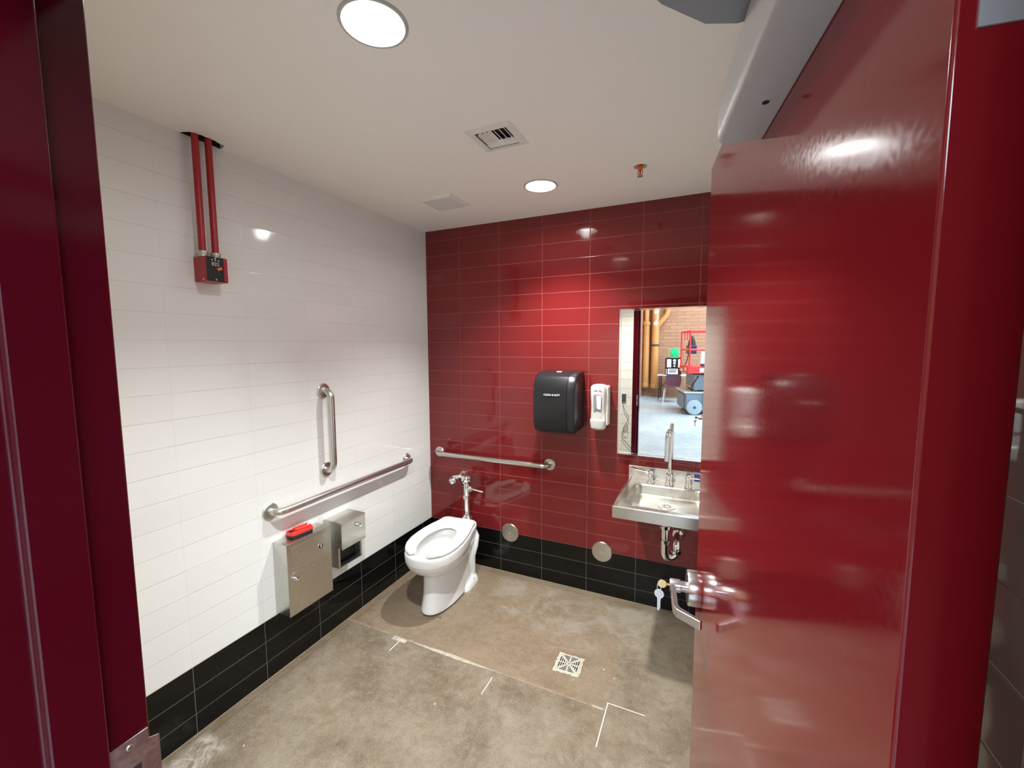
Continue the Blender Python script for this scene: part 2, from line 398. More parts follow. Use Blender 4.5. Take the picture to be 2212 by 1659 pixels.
def boolean(o, cutters):
    for c in cutters:
        md = o.modifiers.new('cut', 'BOOLEAN'); md.operation = 'DIFFERENCE'; md.solver = 'EXACT'; md.object = c
    dg = bpy.context.evaluated_depsgraph_get(); dg.update()
    me = bpy.data.meshes.new_from_object(o.evaluated_get(dg)); o.modifiers.clear(); o.data = me
    for p in me.polygons: p.use_smooth = False
    for c in cutters: bpy.data.objects.remove(c)
def text_mesh(s, size, depth=0.0004, bold=0.0):
    cu = bpy.data.curves.new('t', 'FONT'); cu.body = s; cu.size = size; cu.extrude = depth; cu.offset = bold
    cu.align_x = 'CENTER'; cu.align_y = 'CENTER'
    o = bpy.data.objects.new('t', cu); C.objects.link(o)
    dg = bpy.context.evaluated_depsgraph_get(); dg.update()
    me = bpy.data.meshes.new_from_object(o.evaluated_get(dg)); bm = nb(); bm.from_mesh(me)
    bpy.data.objects.remove(o); return bm
def xf(bm, m): bmesh.ops.transform(bm, matrix=m, verts=bm.verts[:]); return bm
ROT_WALL = Matrix(((1, 0, 0, 0), (0, 0, -1, 0), (0, 1, 0, 0), (0, 0, 0, 1)))  # text in x-z plane reading from -y

# ================================================================== the room shell
def struct(name, bm, m, **k):
    o = obj(name, bm, m, smooth=30, **k); o['kind'] = 'structure'; return o
RX = 2.20
struct('floor', bx(-0.12, RX+0.12, -2.40, 0.12, -0.10, 0.0), m_floor)
struct('wall_back', bx(-0.12, RX+0.12, 0.0, 0.12, 0.0, CE+0.1), m_red_tile)
struct('wall_left', bx(-0.12, 0.0, -2.44, 0.0, 0.0, CE+0.001), m_white_tile)
struct('wall_right', bx(RX, RX+0.12, -2.44, 0.0, 0.0, CE+0.1), m_white_tile)
bmf = nb()
box(bmf, 0.0, JL-0.047, FY1+0.004, FY0-0.004, 0.0, CE+0.1)
box(bmf, JR+0.047, RX, FY1+0.004, FY0-0.004, 0.0, CE+0.1)
box(bmf, JL-0.047, JR+0.047, FY1+0.004, FY0-0.004, HT+0.045, CE+0.1)
struct('wall_front', bmf, m_block)

ceil = obj('ceiling', bx(0.0, RX, FY0-0.004, 0.0, CE, CE+0.02), m_ceiling); ceil['kind'] = 'structure'
L1 = (1.072, -1.685); L2 = (1.072, -0.474)
def cutter(bm): return obj('cut', bm, m_gap)
cuts = [cutter(lathe(nb(), [(0.078, CE-0.05), (0.078, CE+0.06)], (x, y, 0), seg=48)) for x, y in (L1, L2)]
cuts.append(cutter(bx(1.025, 1.165, -1.085, -0.945, CE-0.05, CE+0.08)))
cuts.append(cutter(lathe(nb(), [(0.030, CE-0.05), (0.030, CE+0.06)], (1.573, -0.495, 0), seg=24)))
rag = []
for i in range(15):
    t = i/14; y = -1.575+0.150*t
    d = 0.040+0.018*math.sin(t*math.pi)+random.uniform(-0.004, 0.004)
    if i in (0, 14): d = 0.012
    rag.append((d, y, CE-0.05))
cuts.append(cutter(prism(nb(), [(-0.02, -1.575, CE-0.05)]+rag+[(-0.02, -1.425, CE-0.05)], (0, 0, 0.12))))
boolean(ceil, cuts)
struct('ceiling_void_shade', box(bx(0, RX, FY0-0.004, 0, CE+0.035, CE+0.14), -0.12, 0.0, -2.44, 0.0, CE+0.001, CE+0.14), m_gap)  # black slab whose colour stands in for shade above the ceiling holes

# hall outside
struct('floor_hall', bx(-2.0, 12.0, -11.52, -2.40, -0.10, -0.001), hall_floor_mat())
hr = nb(); WX0, WX1, WZ0, WZ1 = 5.6, 10.4, 0.6, 3.9
for a_ in ((-0.45, WX0, 0, 5.0), (WX1, 12.0, 0, 5.0), (WX0, WX1, 0, WZ0), (WX0, WX1, WZ1, 5.0)): box(hr, a_[0], a_[1], -11.52, -11.40, a_[2], a_[3])
struct('wall_hall_rear', hr, m_brick)
wf = nb()
for a_ in ((WX0, WX0+0.06, WZ0, WZ1), (WX1-0.06, WX1, WZ0, WZ1), (7.97, 8.03, WZ0, WZ1), (WX0, WX1, WZ0, WZ0+0.06), (WX0, WX1, WZ1-0.06, WZ1), (WX0, WX1, 2.22, 2.28)): box(wf, a_[0], a_[1], -11.50, -11.44, a_[2], a_[3])
struct('window_1', wf, m_grey_pl)
struct('wall_hall_side', bx(-0.40, -0.195, -11.40, FY1+0.001, 0.0, 5.0), m_brick_lit)
bmh = nb()
box(bmh, 0.05, JL-0.047, FY1+0.004, FY1+0.006, 0, 0.001)
struct('wall_hall_front', bx(RX+0.12, 12.0, FY1+0.004, FY0-0.004, 0.0, 5.0), m_block); bmh.free()
struct('wall_hall_above', bx(0.0, RX+0.12, FY1+0.004, FY0-0.004, CE+0.1, 5.0), m_block)
struct('ceiling_hall', bx(-0.45, 12.0, -11.52, FY0, 5.0, 5.1), m_offwhite)

# door frame
def jamb_profile(s, xr, z0):
    a = [(-0.051, FY0), (0, FY0), (0, FY0-0.051), (0.016, FY0-0.051), (0.016, FY0-0.105), (0, FY0-0.105), (0, FY1), (-0.051, FY1)]
    return [(xr+s*x, y, z0) for x, y in a]
fr = thing('door_frame', 'shaded red steel door frame with stepped jambs around the doorway', 'door frame', (JL, FY0, 0)); fr.location = (0, 0, 0)
obj('jamb', prism(nb(), jamb_profile(1, JL, 0.0), (0, 0, HT+0.051)), m_frame_shaded, fr, bevel=0.0028, seg=4)
obj('jamb', prism(nb(), jamb_profile(-1, JR, 0.0), (0, 0, HT+0.051)), m_frame_shaded, fr, bevel=0.0028, seg=4)
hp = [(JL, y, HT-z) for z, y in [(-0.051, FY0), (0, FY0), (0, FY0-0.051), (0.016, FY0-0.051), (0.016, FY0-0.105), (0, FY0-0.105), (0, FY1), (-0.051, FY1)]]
obj('head', prism(nb(), hp, (JR-JL, 0, 0)), m_frame_shaded, fr, bevel=0.0028, seg=4)
ZL = 0.985   # strike height
st = nb()
prism(st, [(JL+0.0008, FY0-0.049, ZL-0.062), (JL+0.0008, FY0-0.003, ZL-0.062), (JL+0.0008, FY0-0.003, ZL-0.045), (JL+0.0008, FY0+0.010, ZL-0.040),
           (JL+0.0008, FY0+0.010, ZL+0.040), (JL+0.0008, FY0-0.003, ZL+0.045), (JL+0.0008, FY0-0.003, ZL+0.062), (JL+0.0008, FY0-0.049, ZL+0.062)], (0.0016, 0, 0))
sp = obj('strike_plate', st, m_nickel, fr, bevel=0.0004); sp['label'] = 'dull nickel strike plate'
obj('latch_hole', bx(JL+0.0025, JL+0.0032, FY0-0.036, FY0-0.014, ZL-0.016, ZL+0.016), m_gap, sp)
for dz in (-0.050, 0.050): obj('screw', lathe(nb(), [(0.0045, 0), (0.003, 0.0012), (0, 0.0012)], (JL+0.0024, FY0-0.025, ZL+dz), (1, 0, 0), 16), m_nickel, sp)

# ------------------------------------------------------------------ door leaf (local: x from latch edge to hinge, y = out of the hall-side face, z up)
DW, DT, DH = 0.905, 0.0445, 2.055
door = thing('door_1', 'tall glossy red steel door standing open on the right, lever and closer on it', 'door', (1.8735, -1.360, 0), kind='structure')
th = R(7.6)
# local +x = latch -> hinge direction, local +y = outward normal of the hall face
X = Vector((math.sin(th), -math.cos(th), 0)); Yv = Vector((-math.cos(th), -math.sin(th), 0))
door.rotation_euler = (0, 0, math.atan2(X.y, X.x))   # rotated so local x follows X; local y then points to +x side
YS = 1.0 if Matrix.Rotation(door.rotation_euler.z, 3, 'Z').col[1].dot(Yv) > 0 else -1.0
def dbox(x0, x1, y0, y1, z0, z1):
    a, b = sorted((YS*y0, YS*y1)); return bx(x0, x1, a, b, z0, z1)
m_hinge = plain('satin grey hinge', (0.42, 0.47, 0.52), 0.35, 0.35)
pn = obj('panel', dbox(0, DW, -DT, 0, 0.012, DH), m_red, door, bevel=0.0022, seg=4)
pn.modifiers['bevel'].harden_normals = False
for zc in (0.22, 1.03, 1.838):
    hg = obj('hinge', dbox(DW-0.0005, DW+0.0012, -DT+0.002, -0.010, zc-0.057, zc+0.057), m_hinge, door)
    hg['label'] = 'satin steel hinge'
    obj('barrel', lathe(nb(), [(0.0065, zc-0.057), (0.0065, zc+0.057)], (DW+0.008, YS*(-DT-0.004), 0), seg=16), m_satin, hg)
# lever
ZH, XH = 0.970, 0.075
lv = obj('lever_handle', lathe(nb(), [(0.0, 0.0), (0.043, 0.0), (0.0445, 0.004), (0.0445, 0.028), (0.043, 0.032), (0.020, 0.033), (0.0, 0.033)], (XH, 0, ZH), (0, YS, 0), 48), m_satin, door)
lv['label'] = 'satin chrome lever on a round rose'
obj('neck', lathe(nb(), [(0.0135, 0.030), (0.0135, 0.047), (0.0165, 0.049), (0.0165, 0.072), (0.0155, 0.075), (0, 0.075)], (XH, 0, ZH), (0, YS, 0), 32), m_satin, lv)
lvp = [(XH-0.013, 0.062), (XH-0.011, 0.0745), (XH+0.105, 0.0745), (XH+0.122, 0.069), (XH+0.158, 0.020), (XH+0.150, 0.014), (XH+0.112, 0.058), (XH+0.102, 0.062), (XH-0.005, 0.062)]
obj('grip', prism(nb(), [(x, YS*y, ZH-0.012) for x, y in lvp], (0, 0, 0.022)), m_satin, lv, bevel=0.002)
# closer on the hall-side face
cl = thing('door_closer', None, None); cl.parent = door; cl['label'] = 'light grey door closer'
cprof = [(0.0, 1.907), (0.050, 1.907), (0.0555, 1.9095), (0.0585, 1.915), (0.060, 1.925), (0.060, 1.972), (0.054, 1.979), (0.0, 1.980)]
cb = nb()
prism(cb, [(0.492, YS*y, z) for y, z in cprof], (0.330, 0, 0))
obj('cover', cb, m_lightgrey, cl, bevel=0.002, seg=3)
obj('screw', lathe(nb(), [(0.004, 0), (0.004, 0.001), (0, 0.001)], (0.600, YS*0.022, 1.907), (0, 0, -1), 16), m_gap, cl)
ar = nb()
tube(ar, [(0.655, YS*0.03, 1.978), (0.655, YS*0.03, 2.008)], 0.014, 20)
obj('spindle', ar, m_armgrey, cl)
ab = nb()
pts = [(0.625, 0.020), (0.617, 0.060), (0.628, 0.098), (0.675, 0.150), (0.80, 0.235), (0.80, 0.195), (0.71, 0.115), (0.675, 0.070), (0.668, 0.020)]
prism(ab, [(x, YS*y, 1.993) for x, y in pts], (0, 0, 0.014))
obj('arm', ab, m_armgrey, cl, bevel=0.003)
# scuffs and a filled screw hole live in the enamel; keys hang from the lever lock
def door_pt(x, y, z): return door_m @ Vector((x, YS*y, z))
door_m = Matrix.Translation((1.8735, -1.360, 0)) @ Matrix.Rotation(door.rotation_euler.z, 4, 'Z')
kp = door_pt(XH, 0.075, ZH)
def key_mesh(bow, blade, t):
    bm = nb(); n = 20
    out = [(bow*math.cos(a)*1.0, bow*math.sin(a)) for a in [R(-68)+R(316)*i/n for i in range(n+1)]]
    out = [(-0.004, -bow*0.93)] + [(x, y) for x, y in [(bow*math.sin(R(200)+R(320)*i/n)*1.0, -bow*math.cos(R(200)+R(320)*i/n)*-1.0) for i in range(0)]]
    circ = [(bow*math.cos(a), bow*math.sin(a)) for a in [R(-68)+R(316)*i/n for i in range(n+1)]]
    teeth = []
    y = -bow*0.93; k_ = 0
    steps = 7
    for i in range(steps):
        yy = -bow*0.93-0.006-(blade-0.010)*i/steps
        teeth += [(0.0045, yy), (0.0022 if i % 2 else 0.0032, yy-0.0018)]
    poly = circ + [(-0.0040, -bow*0.93-blade), (0.0010, -bow*0.93-blade-0.002)] + teeth[::-1]
    prism(bm, [(x, 0, z) for x, z in poly], (0, t, 0)); return bm
ks = thing('key_set', 'brass key in the lever lock with a silver key hanging from its ring', 'keys', tuple(kp))
# inserted key: bow sticks out along the door normal, held flat
bk = nb(); n = 24
lathe(bk, [(0.0, 0.0), (0.0115, 0.0), (0.0115, 0.002), (0, 0.002)], (0, 0, 0), tuple(X), 28)
nrm = Yv
xf(bk, Matrix.Translation(nrm*0.019))
bm_bow = bk
k1 = obj('brass_key', bm_bow, m_brass, ks, bevel=0.0004)
obj('blade', tube(nb(), [nrm*-0.001, nrm*0.010], 0.0035, 8), m_brass, k1)
c0 = nrm*0.026+Vector((0, 0, -0.002))
rg = nb(); cc = c0+Vector((0, 0, -0.008)); tube(rg, [cc + nrm*0.011*math.cos(a)*0.7 + Vector((0.4, -0.4, 0))*0.011*math.cos(a)*0.6 + Vector((0, 0, 0.011*math.sin(a))) for a in [2*math.pi*i/24 for i in range(24)]], 0.0009, 8, closed=True)
obj('ring', rg, m_silver_key, ks)
km = key_mesh(0.0125, 0.034, 0.0022)
km = xf(km, Matrix.Translation(c0+Vector((0, 0, -0.029))) @ Matrix.Rotation(R(-6), 4, 'Z'))
obj('silver_key', km, m_silver_key, ks, bevel=0.0003)

# ================================================================== ceiling things
def downlight(x, y, label):
    t = thing('downlight', label, 'ceiling light', (x, y, CE), group='recessed ceiling lights')
    obj('trim_ring', lathe(nb(), [(0.0765, 0.0), (0.0765, -0.002), (0.079, -0.005), (0.085, -0.0045), (0.0875, -0.001), (0.0875, 0.0)], seg=64, cap=False), m_galvw, t)
    obj('reflector', lathe(nb(), [(0.0765, -0.001), (0.0735, 0.010), (0.0715, 0.0225)], seg=64, cap=False), m_white_refl, t)
    obj('lens', lathe(nb(), [(0.0, 0.022), (0.0725, 0.022), (0.0725, 0.024), (0, 0.024)], seg=64), m_lamp, t)
    l = bpy.data.lights.new('bulb', 'SPOT'); l.energy = LIGHT_W; l.color = (0.96, 1.0, 0.98); l.spot_size = R(113); l.spot_blend = 1.0; l.shadow_soft_size = 0.035
    lo = bpy.data.objects.new('bulb', l); C.objects.link(lo); lo.parent = t; lo.location = (0, 0, -0.012)
    l2 = bpy.data.lights.new('bulb_glow', 'SPOT'); l2.energy = GLOW_W; l2.color = (0.96, 1.0, 0.98); l2.spot_size = R(178); l2.spot_blend = 0.5; l2.shadow_soft_size = 0.035
    lo2 = bpy.data.objects.new('bulb_glow', l2); C.objects.link(lo2); lo2.parent = t; lo2.location = (0, 0, -0.012)
    return t
m_galvw = plain('lamp trim ring', (0.50, 0.48, 0.46), 0.35, 0.1)
m_white_refl = plain('lamp reflector', (0.75, 0.74, 0.74), 0.3, 0.2)
downlight(*L1, 'large round recessed ceiling light nearest the doorway')
downlight(*L2, 'round recessed ceiling light nearest the red tiled wall')

def vent():
    t = thing('air_vent', 'white square ceiling air diffuser with angled louvres, between the two round lights', 'vent', (1.0955, -1.022, CE))
    f = nb(); o_, i_ = 0.097, 0.068
    for a in range(4):
        m = Matrix.Rotation(a*math.pi/2, 4, 'Z')
        prism(f, [m @ Vector(p) for p in ((-o_, -o_, -0.001), (o_, -o_, -0.001), (i_, -i_, -0.006), (-i_, -i_, -0.006))], (0, 0, 0.0016))
    obj('frame', f, m_offwhite, t)
    obj('duct', lathe(nb(), [(0.095, 0.0), (0.095, 0.09), (0, 0.09)], seg=4, cap=False), m_grey_pl, t).rotation_euler = (0, 0, R(45))
    def blade(ax, off, tilt, L0_, L1_, w=0.018):
        b = bx(L0_, L1_, -w/2, w/2, -0.0006, 0.0006); xf(b, Matrix.Rotation(R(tilt), 4, 'X'))
        if ax == 'y': xf(b, Matrix.Rotation(R(90), 4, 'Z'))
        xf(b, Matrix.Translation((0, off, 0.003) if ax == 'x' else (off, 0, 0.003)))
        return b
    for i, off in enumerate((-0.055, -0.035, -0.015, 0.008, 0.030, 0.052)):
        obj('louvre', blade('y', off, 40 if off > 0 else -40, -0.050, 0.034), m_offwhite, t)
    for off, tl in ((-0.060, 45), (0.044, -45), (0.060, -45)):
        obj('louvre', blade('x', off, tl, -0.068, 0.068), m_offwhite, t)
vent()
t = thing('exhaust_grille', 'white square flat ceiling fan cover nearest the corner', 'vent', (0.484, -0.481, CE))
f = nb(); o_, i_ = 0.112, 0.088
for a in range(4):
    m = Matrix.Rotation(a*math.pi/2, 4, 'Z')
    prism(f, [m @ Vector(p) for p in ((-o_, -o_, -0.001), (o_, -o_, -0.001), (i_, -i_, -0.014), (-i_, -i_, -0.014))], (0, 0, 0.003))
obj('frame', f, m_offwhite, t)
k = NT('fan filter mesh'); xx = k.xyz(); g = k.math('ADD', k.math('SINE', k.math('MULTIPLY', xx[0], 900)), k.math('SINE', k.math('MULTIPLY', xx[1], 900)))
k.color(k.mix(k.mapr(g, -1, 1), (0.66, 0.65, 0.64), (0.80, 0.79, 0.78))); k.rough(0.6); k.bump(g, 0.0003)
obj('filter', bx(-0.086, 0.086, -0.086, 0.086, -0.012, -0.009), k.m, t)

t = thing('sprinkler_head', 'orange sprinkler head hanging from a small dark hole in the ceiling', 'sprinkler', (1.573, -0.495, CE))
obj('body', lathe(nb(), [(0.012, 0.06), (0.012, -0.006), (0.009, -0.008), (0.009, -0.016)], seg=20), m_orange, t)
fr_ = nb()
for s_ in (-1, 1): tube(fr_, [(s_*0.008, 0, -0.014), (s_*0.011, 0, -0.028), (s_*0.005, 0, -0.042)], 0.0022, 8)
obj('frame', fr_, m_orange, t)
obj('bulb_glass', lathe(nb(), [(0.0, -0.014), (0.003, -0.017), (0.003, -0.036), (0.0, -0.040)], seg=12), m_fire_red, t)
obj('deflector', lathe(nb(), [(0.003, -0.040), (0.014, -0.042), (0.014, -0.0435), (0, -0.0435)], seg=20), m_galv, t)

# ================================================================== left wall things
# red conduits and alarm box
for yy, zb_, lab in ((-1.545, 1.966, 'red steel conduit down to the alarm box, the one nearer the doorway'), (-1.496, 1.966, 'red steel conduit down to the alarm box, the one nearer the red wall')):
    t = thing('conduit', lab, 'pipe', (0.040, yy, zb_), group='red conduits above the alarm box')
    obj('pipe', tube(nb(), [(0, 0, 0.020), (0, 0, CE+0.06-zb_)], 0.0125, 20), m_fire_red, t)
    c_ = obj('coupling', lathe(nb(), [(0.012, 0.0), (0.0165, 0.0), (0.0165, 0.010), (0.0185, 0.011), (0.0185, 0.022), (0.015, 0.024), (0.012, 0.024)], seg=6 if 0 else 24), m_galv, t)
    c_['label'] = 'zinc coupling'
t = thing('alarm_box', 'red fire alarm box with a black cover plate, high on the white wall', 'alarm box', (0, -1.518, 1.868))
obj('box', bx(0, 0.083, -0.041, 0.041, 0, 0.098), m_fire_red, t, bevel=0.003)
pl = obj('cover_plate', bx(0.0835, 0.0855, -0.0415, 0.024, 0.001, 0.097), m_box_black, t, bevel=0.0006); pl['label'] = 'black cover plate'
def wall_text(s, size, x, y, z, mat, parent, depth=0.0004):
    b = text_mesh(s, size, depth); m = Matrix(((0, 0, 1, 0), (1, 0, 0, 0), (0, 1, 0, 0), (0, 0, 0, 1)))
    return obj('lettering', xf(b, Matrix.Translation((x, y, z)) @ m), mat, parent)
wall_text('825', 0.020, 0.0860, -0.008, 0.068, m_lamlight, pl)
for i in range(3): obj('dot', lathe(nb(), [(0.0026, 0), (0.0026, 0.0008), (0, 0.0008)], (0.0855, -0.020+0.012*i, 0.084-0.0005*i), (1, 0, 0), 12), m_lamlight, pl)
tb = bx(-0.0095, 0.0095, -0.005, 0.005, -0.001, 0.001)
xf(tb, Matrix.Translation((0.0875, 0.006, 0.052)) @ Matrix.Rotation(R(90), 4, 'Y') @ Matrix.Rotation(R(115), 4, 'Z'))
ob_ = obj('tab', tb, m_orange, pl); ob_['label'] = 'orange plastic tab'
for y_, z_ in ((-0.008, 0.091), (-0.008, 0.008)):
    obj('screw', lathe(nb(), [(0.0036, 0), (0.003, 0.0018), (0, 0.0022)], (0.0855, y_, z_), (1, 0, 0), 14), m_galv, t)
for x_ in (0.060,):
    obj('screw', lathe(nb(), [(0.0036, 0), (0.003, 0.0018), (0, 0.0022)], (x_, -0.041, 0.008), (0, -1, 0), 14), m_galv, t)

# grab bars
def grab(name, label, p0, p1, nrm_, off=0.058, r=0.0175, rad=0.045):
    p0, p1, nn = Vector(p0), Vector(p1), Vector(nrm_); d = (p1-p0).normalized()
    t = thing('grab_bar', label, 'grab bar', tuple(p0)); L = (p1-p0).length
    a = p0-p0; pts = [a]
    c = a+nn*(off-rad)+d*rad
    pts += [c - d*rad*math.cos(x) + nn*rad*math.sin(x) for x in [math.pi/2*i/8 for i in range(9)]]
    c2 = d*(L-rad)+nn*(off-rad)
    pts += [c2 + d*rad*math.sin(x) + nn*rad*math.cos(x) for x in [math.pi/2*i/8 for i in range(9)]]
    pts.append(d*L)
    obj('bar', tube(nb(), pts, r, 24), m_bar, t)
    for q in (Vector((0, 0, 0)), d*L):
        obj('flange', lathe(nb(), [(0.0, 0), (0.0385, 0.0), (0.040, 0.002), (0.0395, 0.006), (0.036, 0.0095), (0.020, 0.011), (0.0, 0.011)], tuple(q), nrm_, 40), m_bar, t)
grab('grab_bar', 'short vertical steel grab bar above the horizontal one on the white wall', (0, -0.962, 0.935), (0, -0.962, 1.370), (1, 0, 0))
grab('grab_bar', 'long horizontal steel grab bar on the white tiled wall above the bin', (0, -1.300, 0.820), (0, -0.283, 0.822), (1, 0, 0))
grab('grab_bar', 'horizontal steel grab bar on the red tiled wall behind the toilet', (0.090, 0, 0.818), (0.962, 0, 0.820), (0, -1, 0))

# sanitary bin
t = thing('sanitary_bin', 'stainless wall bin with a flap and knob, red gadget lying on it', 'bin', (0, -1.300, 0.305))
obj('body', bx(0, 0.098, 0.002, 0.256, 0.002, 0.360), m_steel_v, t, bevel=0.001)
dr = obj('door', bx(0.0985, 0.102, 0.0, 0.258, 0.0, 0.362), m_steel_v, t, bevel=0.0008)
fl = bx(0.1022, 0.1034, 0.022, 0.238, 0.215, 0.338)
fo = obj('flap', fl, m_steel_h, t, bevel=0.0006)
obj('flap_lip', bx(0.1034, 0.107, 0.020, 0.240, 0.209, 0.214), m_steel_h, fo, bevel=0.001)
em = obj('emblem', lathe(nb(), [(0, 0), (0.0125, 0), (0.0125, 0.0012), (0.0115, 0.0012), (0, 0.0012)], (0.1034, 0.190, 0.277), (1, 0, 0), 28), m_box_black, fo)
obj('emblem_rim', lathe(nb(), [(0.0125, 0), (0.0145, 0.0), (0.0145, 0.0018), (0.0125, 0.0018)], (0.1034, 0.190, 0.277), (1, 0, 0), 28, cap=False), m_chrome, fo)
obj('emblem_mark', prism(nb(), [(0.1048, 0.187, 0.270), (0.1048, 0.194, 0.270), (0.1048, 0.193, 0.276), (0.1048, 0.196, 0.286), (0.1048, 0.189, 0.286), (0.1048, 0.190, 0.278)], (0.0004, 0, 0)), m_label, fo)
obj('knob', lathe(nb(), [(0.010, 0), (0.010, 0.004), (0.006, 0.006), (0.006, 0.012), (0.009, 0.014), (0.009, 0.018), (0, 0.020)], (0.102, 0.040, 0.180), (1, 0, 0), 24), m_chrome, t)
# red gadget on the bin
t = thing('wall_scanner', 'small red and black handheld gadget lying on top of the wall bin', 'tool', (0.044, -1.180, 0.667), R(82))
b = nb()
def rounded(L, W, r, n=5):
    out = []
    for cx, cy, a0 in ((L/2-r, W/2-r, 0), (-L/2+r, W/2-r, 90), (-L/2+r, -W/2+r, 180), (L/2-r, -W/2+r, 270)):
        out += [(cx+r*math.cos(R(a0+90*i/n)), cy+r*math.sin(R(a0+90*i/n))) for i in range(n+1)]
    return out
prism(b, [(x, y, 0) for x, y in rounded(0.120, 0.058, 0.018)], (0, 0, 0.011))
obj('base', b, m_black_pl, t, bevel=0.002)
b = nb(); prism(b, [(x, y, 0.011) for x, y in rounded(0.122, 0.060, 0.018)], (0, 0, 0.016)); obj('shell', b, m_tool_red, t, bevel=0.003)
b = nb(); prism(b, [(x+0.014, y, 0.027) for x, y in rounded(0.080, 0.042, 0.008)], (0, 0, 0.008)); obj('raised_grip', b, m_tool_red, t, bevel=0.002)
obj('screen', bx(-0.054, -0.032, -0.014, 0.014, 0.0270, 0.0278), m_box_black, t)
obj('label_patch', bx(0.040, 0.052, -0.008, 0.004, 0.0350, 0.0354), m_label, t)

# toilet roll dispenser
t = thing('toilet_paper_dispenser', 'stainless toilet paper dispenser with an empty dark opening, next to the wall bin', 'dispenser', (0, -0.995, 0.398))
b = nb()
box(b, 0.0, 0.100, 0.0, 0.0022, 0.0, 0.262); box(b, 0.0, 0.100, 0.1658, 0.168, 0.0, 0.262)
box(b, 0.0, 0.006, 0.0022, 0.1658, 0.0, 0.258)
box(b, 0.086, 0.100, 0.0022, 0.012, 0.006, 0.120); box(b, 0.086, 0.100, 0.156, 0.1658, 0.006, 0.120)
box(b, 0.006, 0.100, 0.0022, 0.1658, 0.0, 0.004)
obj('body', b, m_steel_v, t)
b = nb(); box(b, -0.002, 0.132, -0.003, 0.171, 0.258, 0.262); box(b, 0.129, 0.132, -0.003, 0.171, 0.112, 0.258)
box(b, 0.100, 0.129, -0.003, -0.001, 0.118, 0.258); box(b, 0.100, 0.129, 0.169, 0.171, 0.118, 0.258)
obj('cover', b, m_steel_h, t, bevel=0.0007)
obj('inner_flap', bx(0.020, 0.050, 0.004, 0.164, 0.010, 0.116), m_box_black, t)
obj('knob', lathe(nb(), [(0.0105, 0), (0.0105, 0.006), (0.006, 0.008), (0.006, 0.014), (0.009, 0.016), (0.009, 0.021), (0, 0.023)], (0.132, 0.112, 0.214), (1, 0, 0), 24), m_chrome, t)

# ================================================================== toilet (local: y- is towards the front)
TX, TY, TR = 0.373, -0.125, R(5)
TL = thing('toilet', 'white floor standing toilet with an open front seat in the corner', 'toilet', (TX, TY, 0), TR)
def egg(hw, yb, yf, z, n=48, pw=2.2, sq=0.0, cx=0.0):
    """closed outline: back at yb (less negative), front at yf; sq squares off the back"""
    pts = []; cy = yb+(yf-yb)*0.42
    for i in range(n):
        a = 2*math.pi*i/n; c, s_ = math.cos(a), math.sin(a)
        if s_ >= 0:  # back half
            e = 2.0/(2.0+sq*6); x = math.copysign(abs(c)**e, c)*hw; y = cy+(abs(s_)**e)*(yb-cy)
        else:
            e = 2.0/pw; x = math.copysign(abs(c)**e, c)*hw; y = cy-(abs(s_)**e)*(cy-yf)
        pts.append((cx+x, y, z))
    return pts
RZ = 0.402
TAB = [(0.0, 0.0), (-0.004, 0.100), (-0.014, 0.116), (-0.14, 0.134), (-0.20, 0.148), (-0.28, 0.160), (-0.36, 0.167), (-0.43, 0.165), (-0.50, 0.151), (-0.55, 0.128), (-0.585, 0.100), (-0.605, 0.066), (-0.615, 0.034), (-0.618, 0.0)]
def cast(tab, n, yc=-0.35, sx=1.0, z=0.0, yb=None, yf=None):
    y0_, y1_ = tab[0][0], tab[-1][0]
    yb = y0_ if yb is None else yb; yf = y1_ if yf is None else yf
    tb = [(yb+(y-y0_)*(yf-yb)/(y1_-y0_), w_*sx) for y, w_ in tab]
    def hw(y):
        if y >= tb[0][0] or y <= tb[-1][0]: return -1
        for (a0, w0), (a1, w1) in zip(tb, tb[1:]):
            if a1 <= y <= a0: return w0+(w1-w0)*(y-a0)/(a1-a0)
    out = []
    for i in range(n):
        a_ = 2*math.pi*i/n; lo_, hi = 0.0, 0.5
        for _ in range(30):
            m_ = (lo_+hi)/2; x, y = m_*math.cos(a_), yc+m_*math.sin(a_)
            if hw(y) > abs(x): lo_ = m_
            else: hi = m_
        out.append((lo_*math.cos(a_), yc+lo_*math.sin(a_), z))
    return out
def CR(sx, yb, yf, z): return cast(TAB, 48, sx=sx, z=z, yb=yb, yf=yf)
rings = [egg(0.110, -0.03, -0.535, 0.0, sq=0.30), egg(0.109, -0.03, -0.535, 0.012, sq=0.30), egg(0.103, -0.035, -0.520, 0.06, sq=0.3),
         egg(0.098, -0.04, -0.506, 0.13, sq=0.3), egg(0.098, -0.04, -0.502, 0.20, sq=0.3), egg(0.102, -0.04, -0.505, 0.238, sq=0.3), CR(0.70, -0.04, -0.530, 0.250),
         CR(0.83, -0.035, -0.565, 0.270), CR(0.93, -0.03, -0.594, 0.298), CR(0.975, -0.02, -0.610, 0.325),
         CR(0.99, -0.016, -0.615, 0.340), CR(1.0, -0.014, -0.618, 0.343), CR(1.01, -0.010, -0.622, 0.375), CR(1.005, -0.008, -0.622, RZ-0.006), CR(0.97, -0.012, -0.616, RZ)]
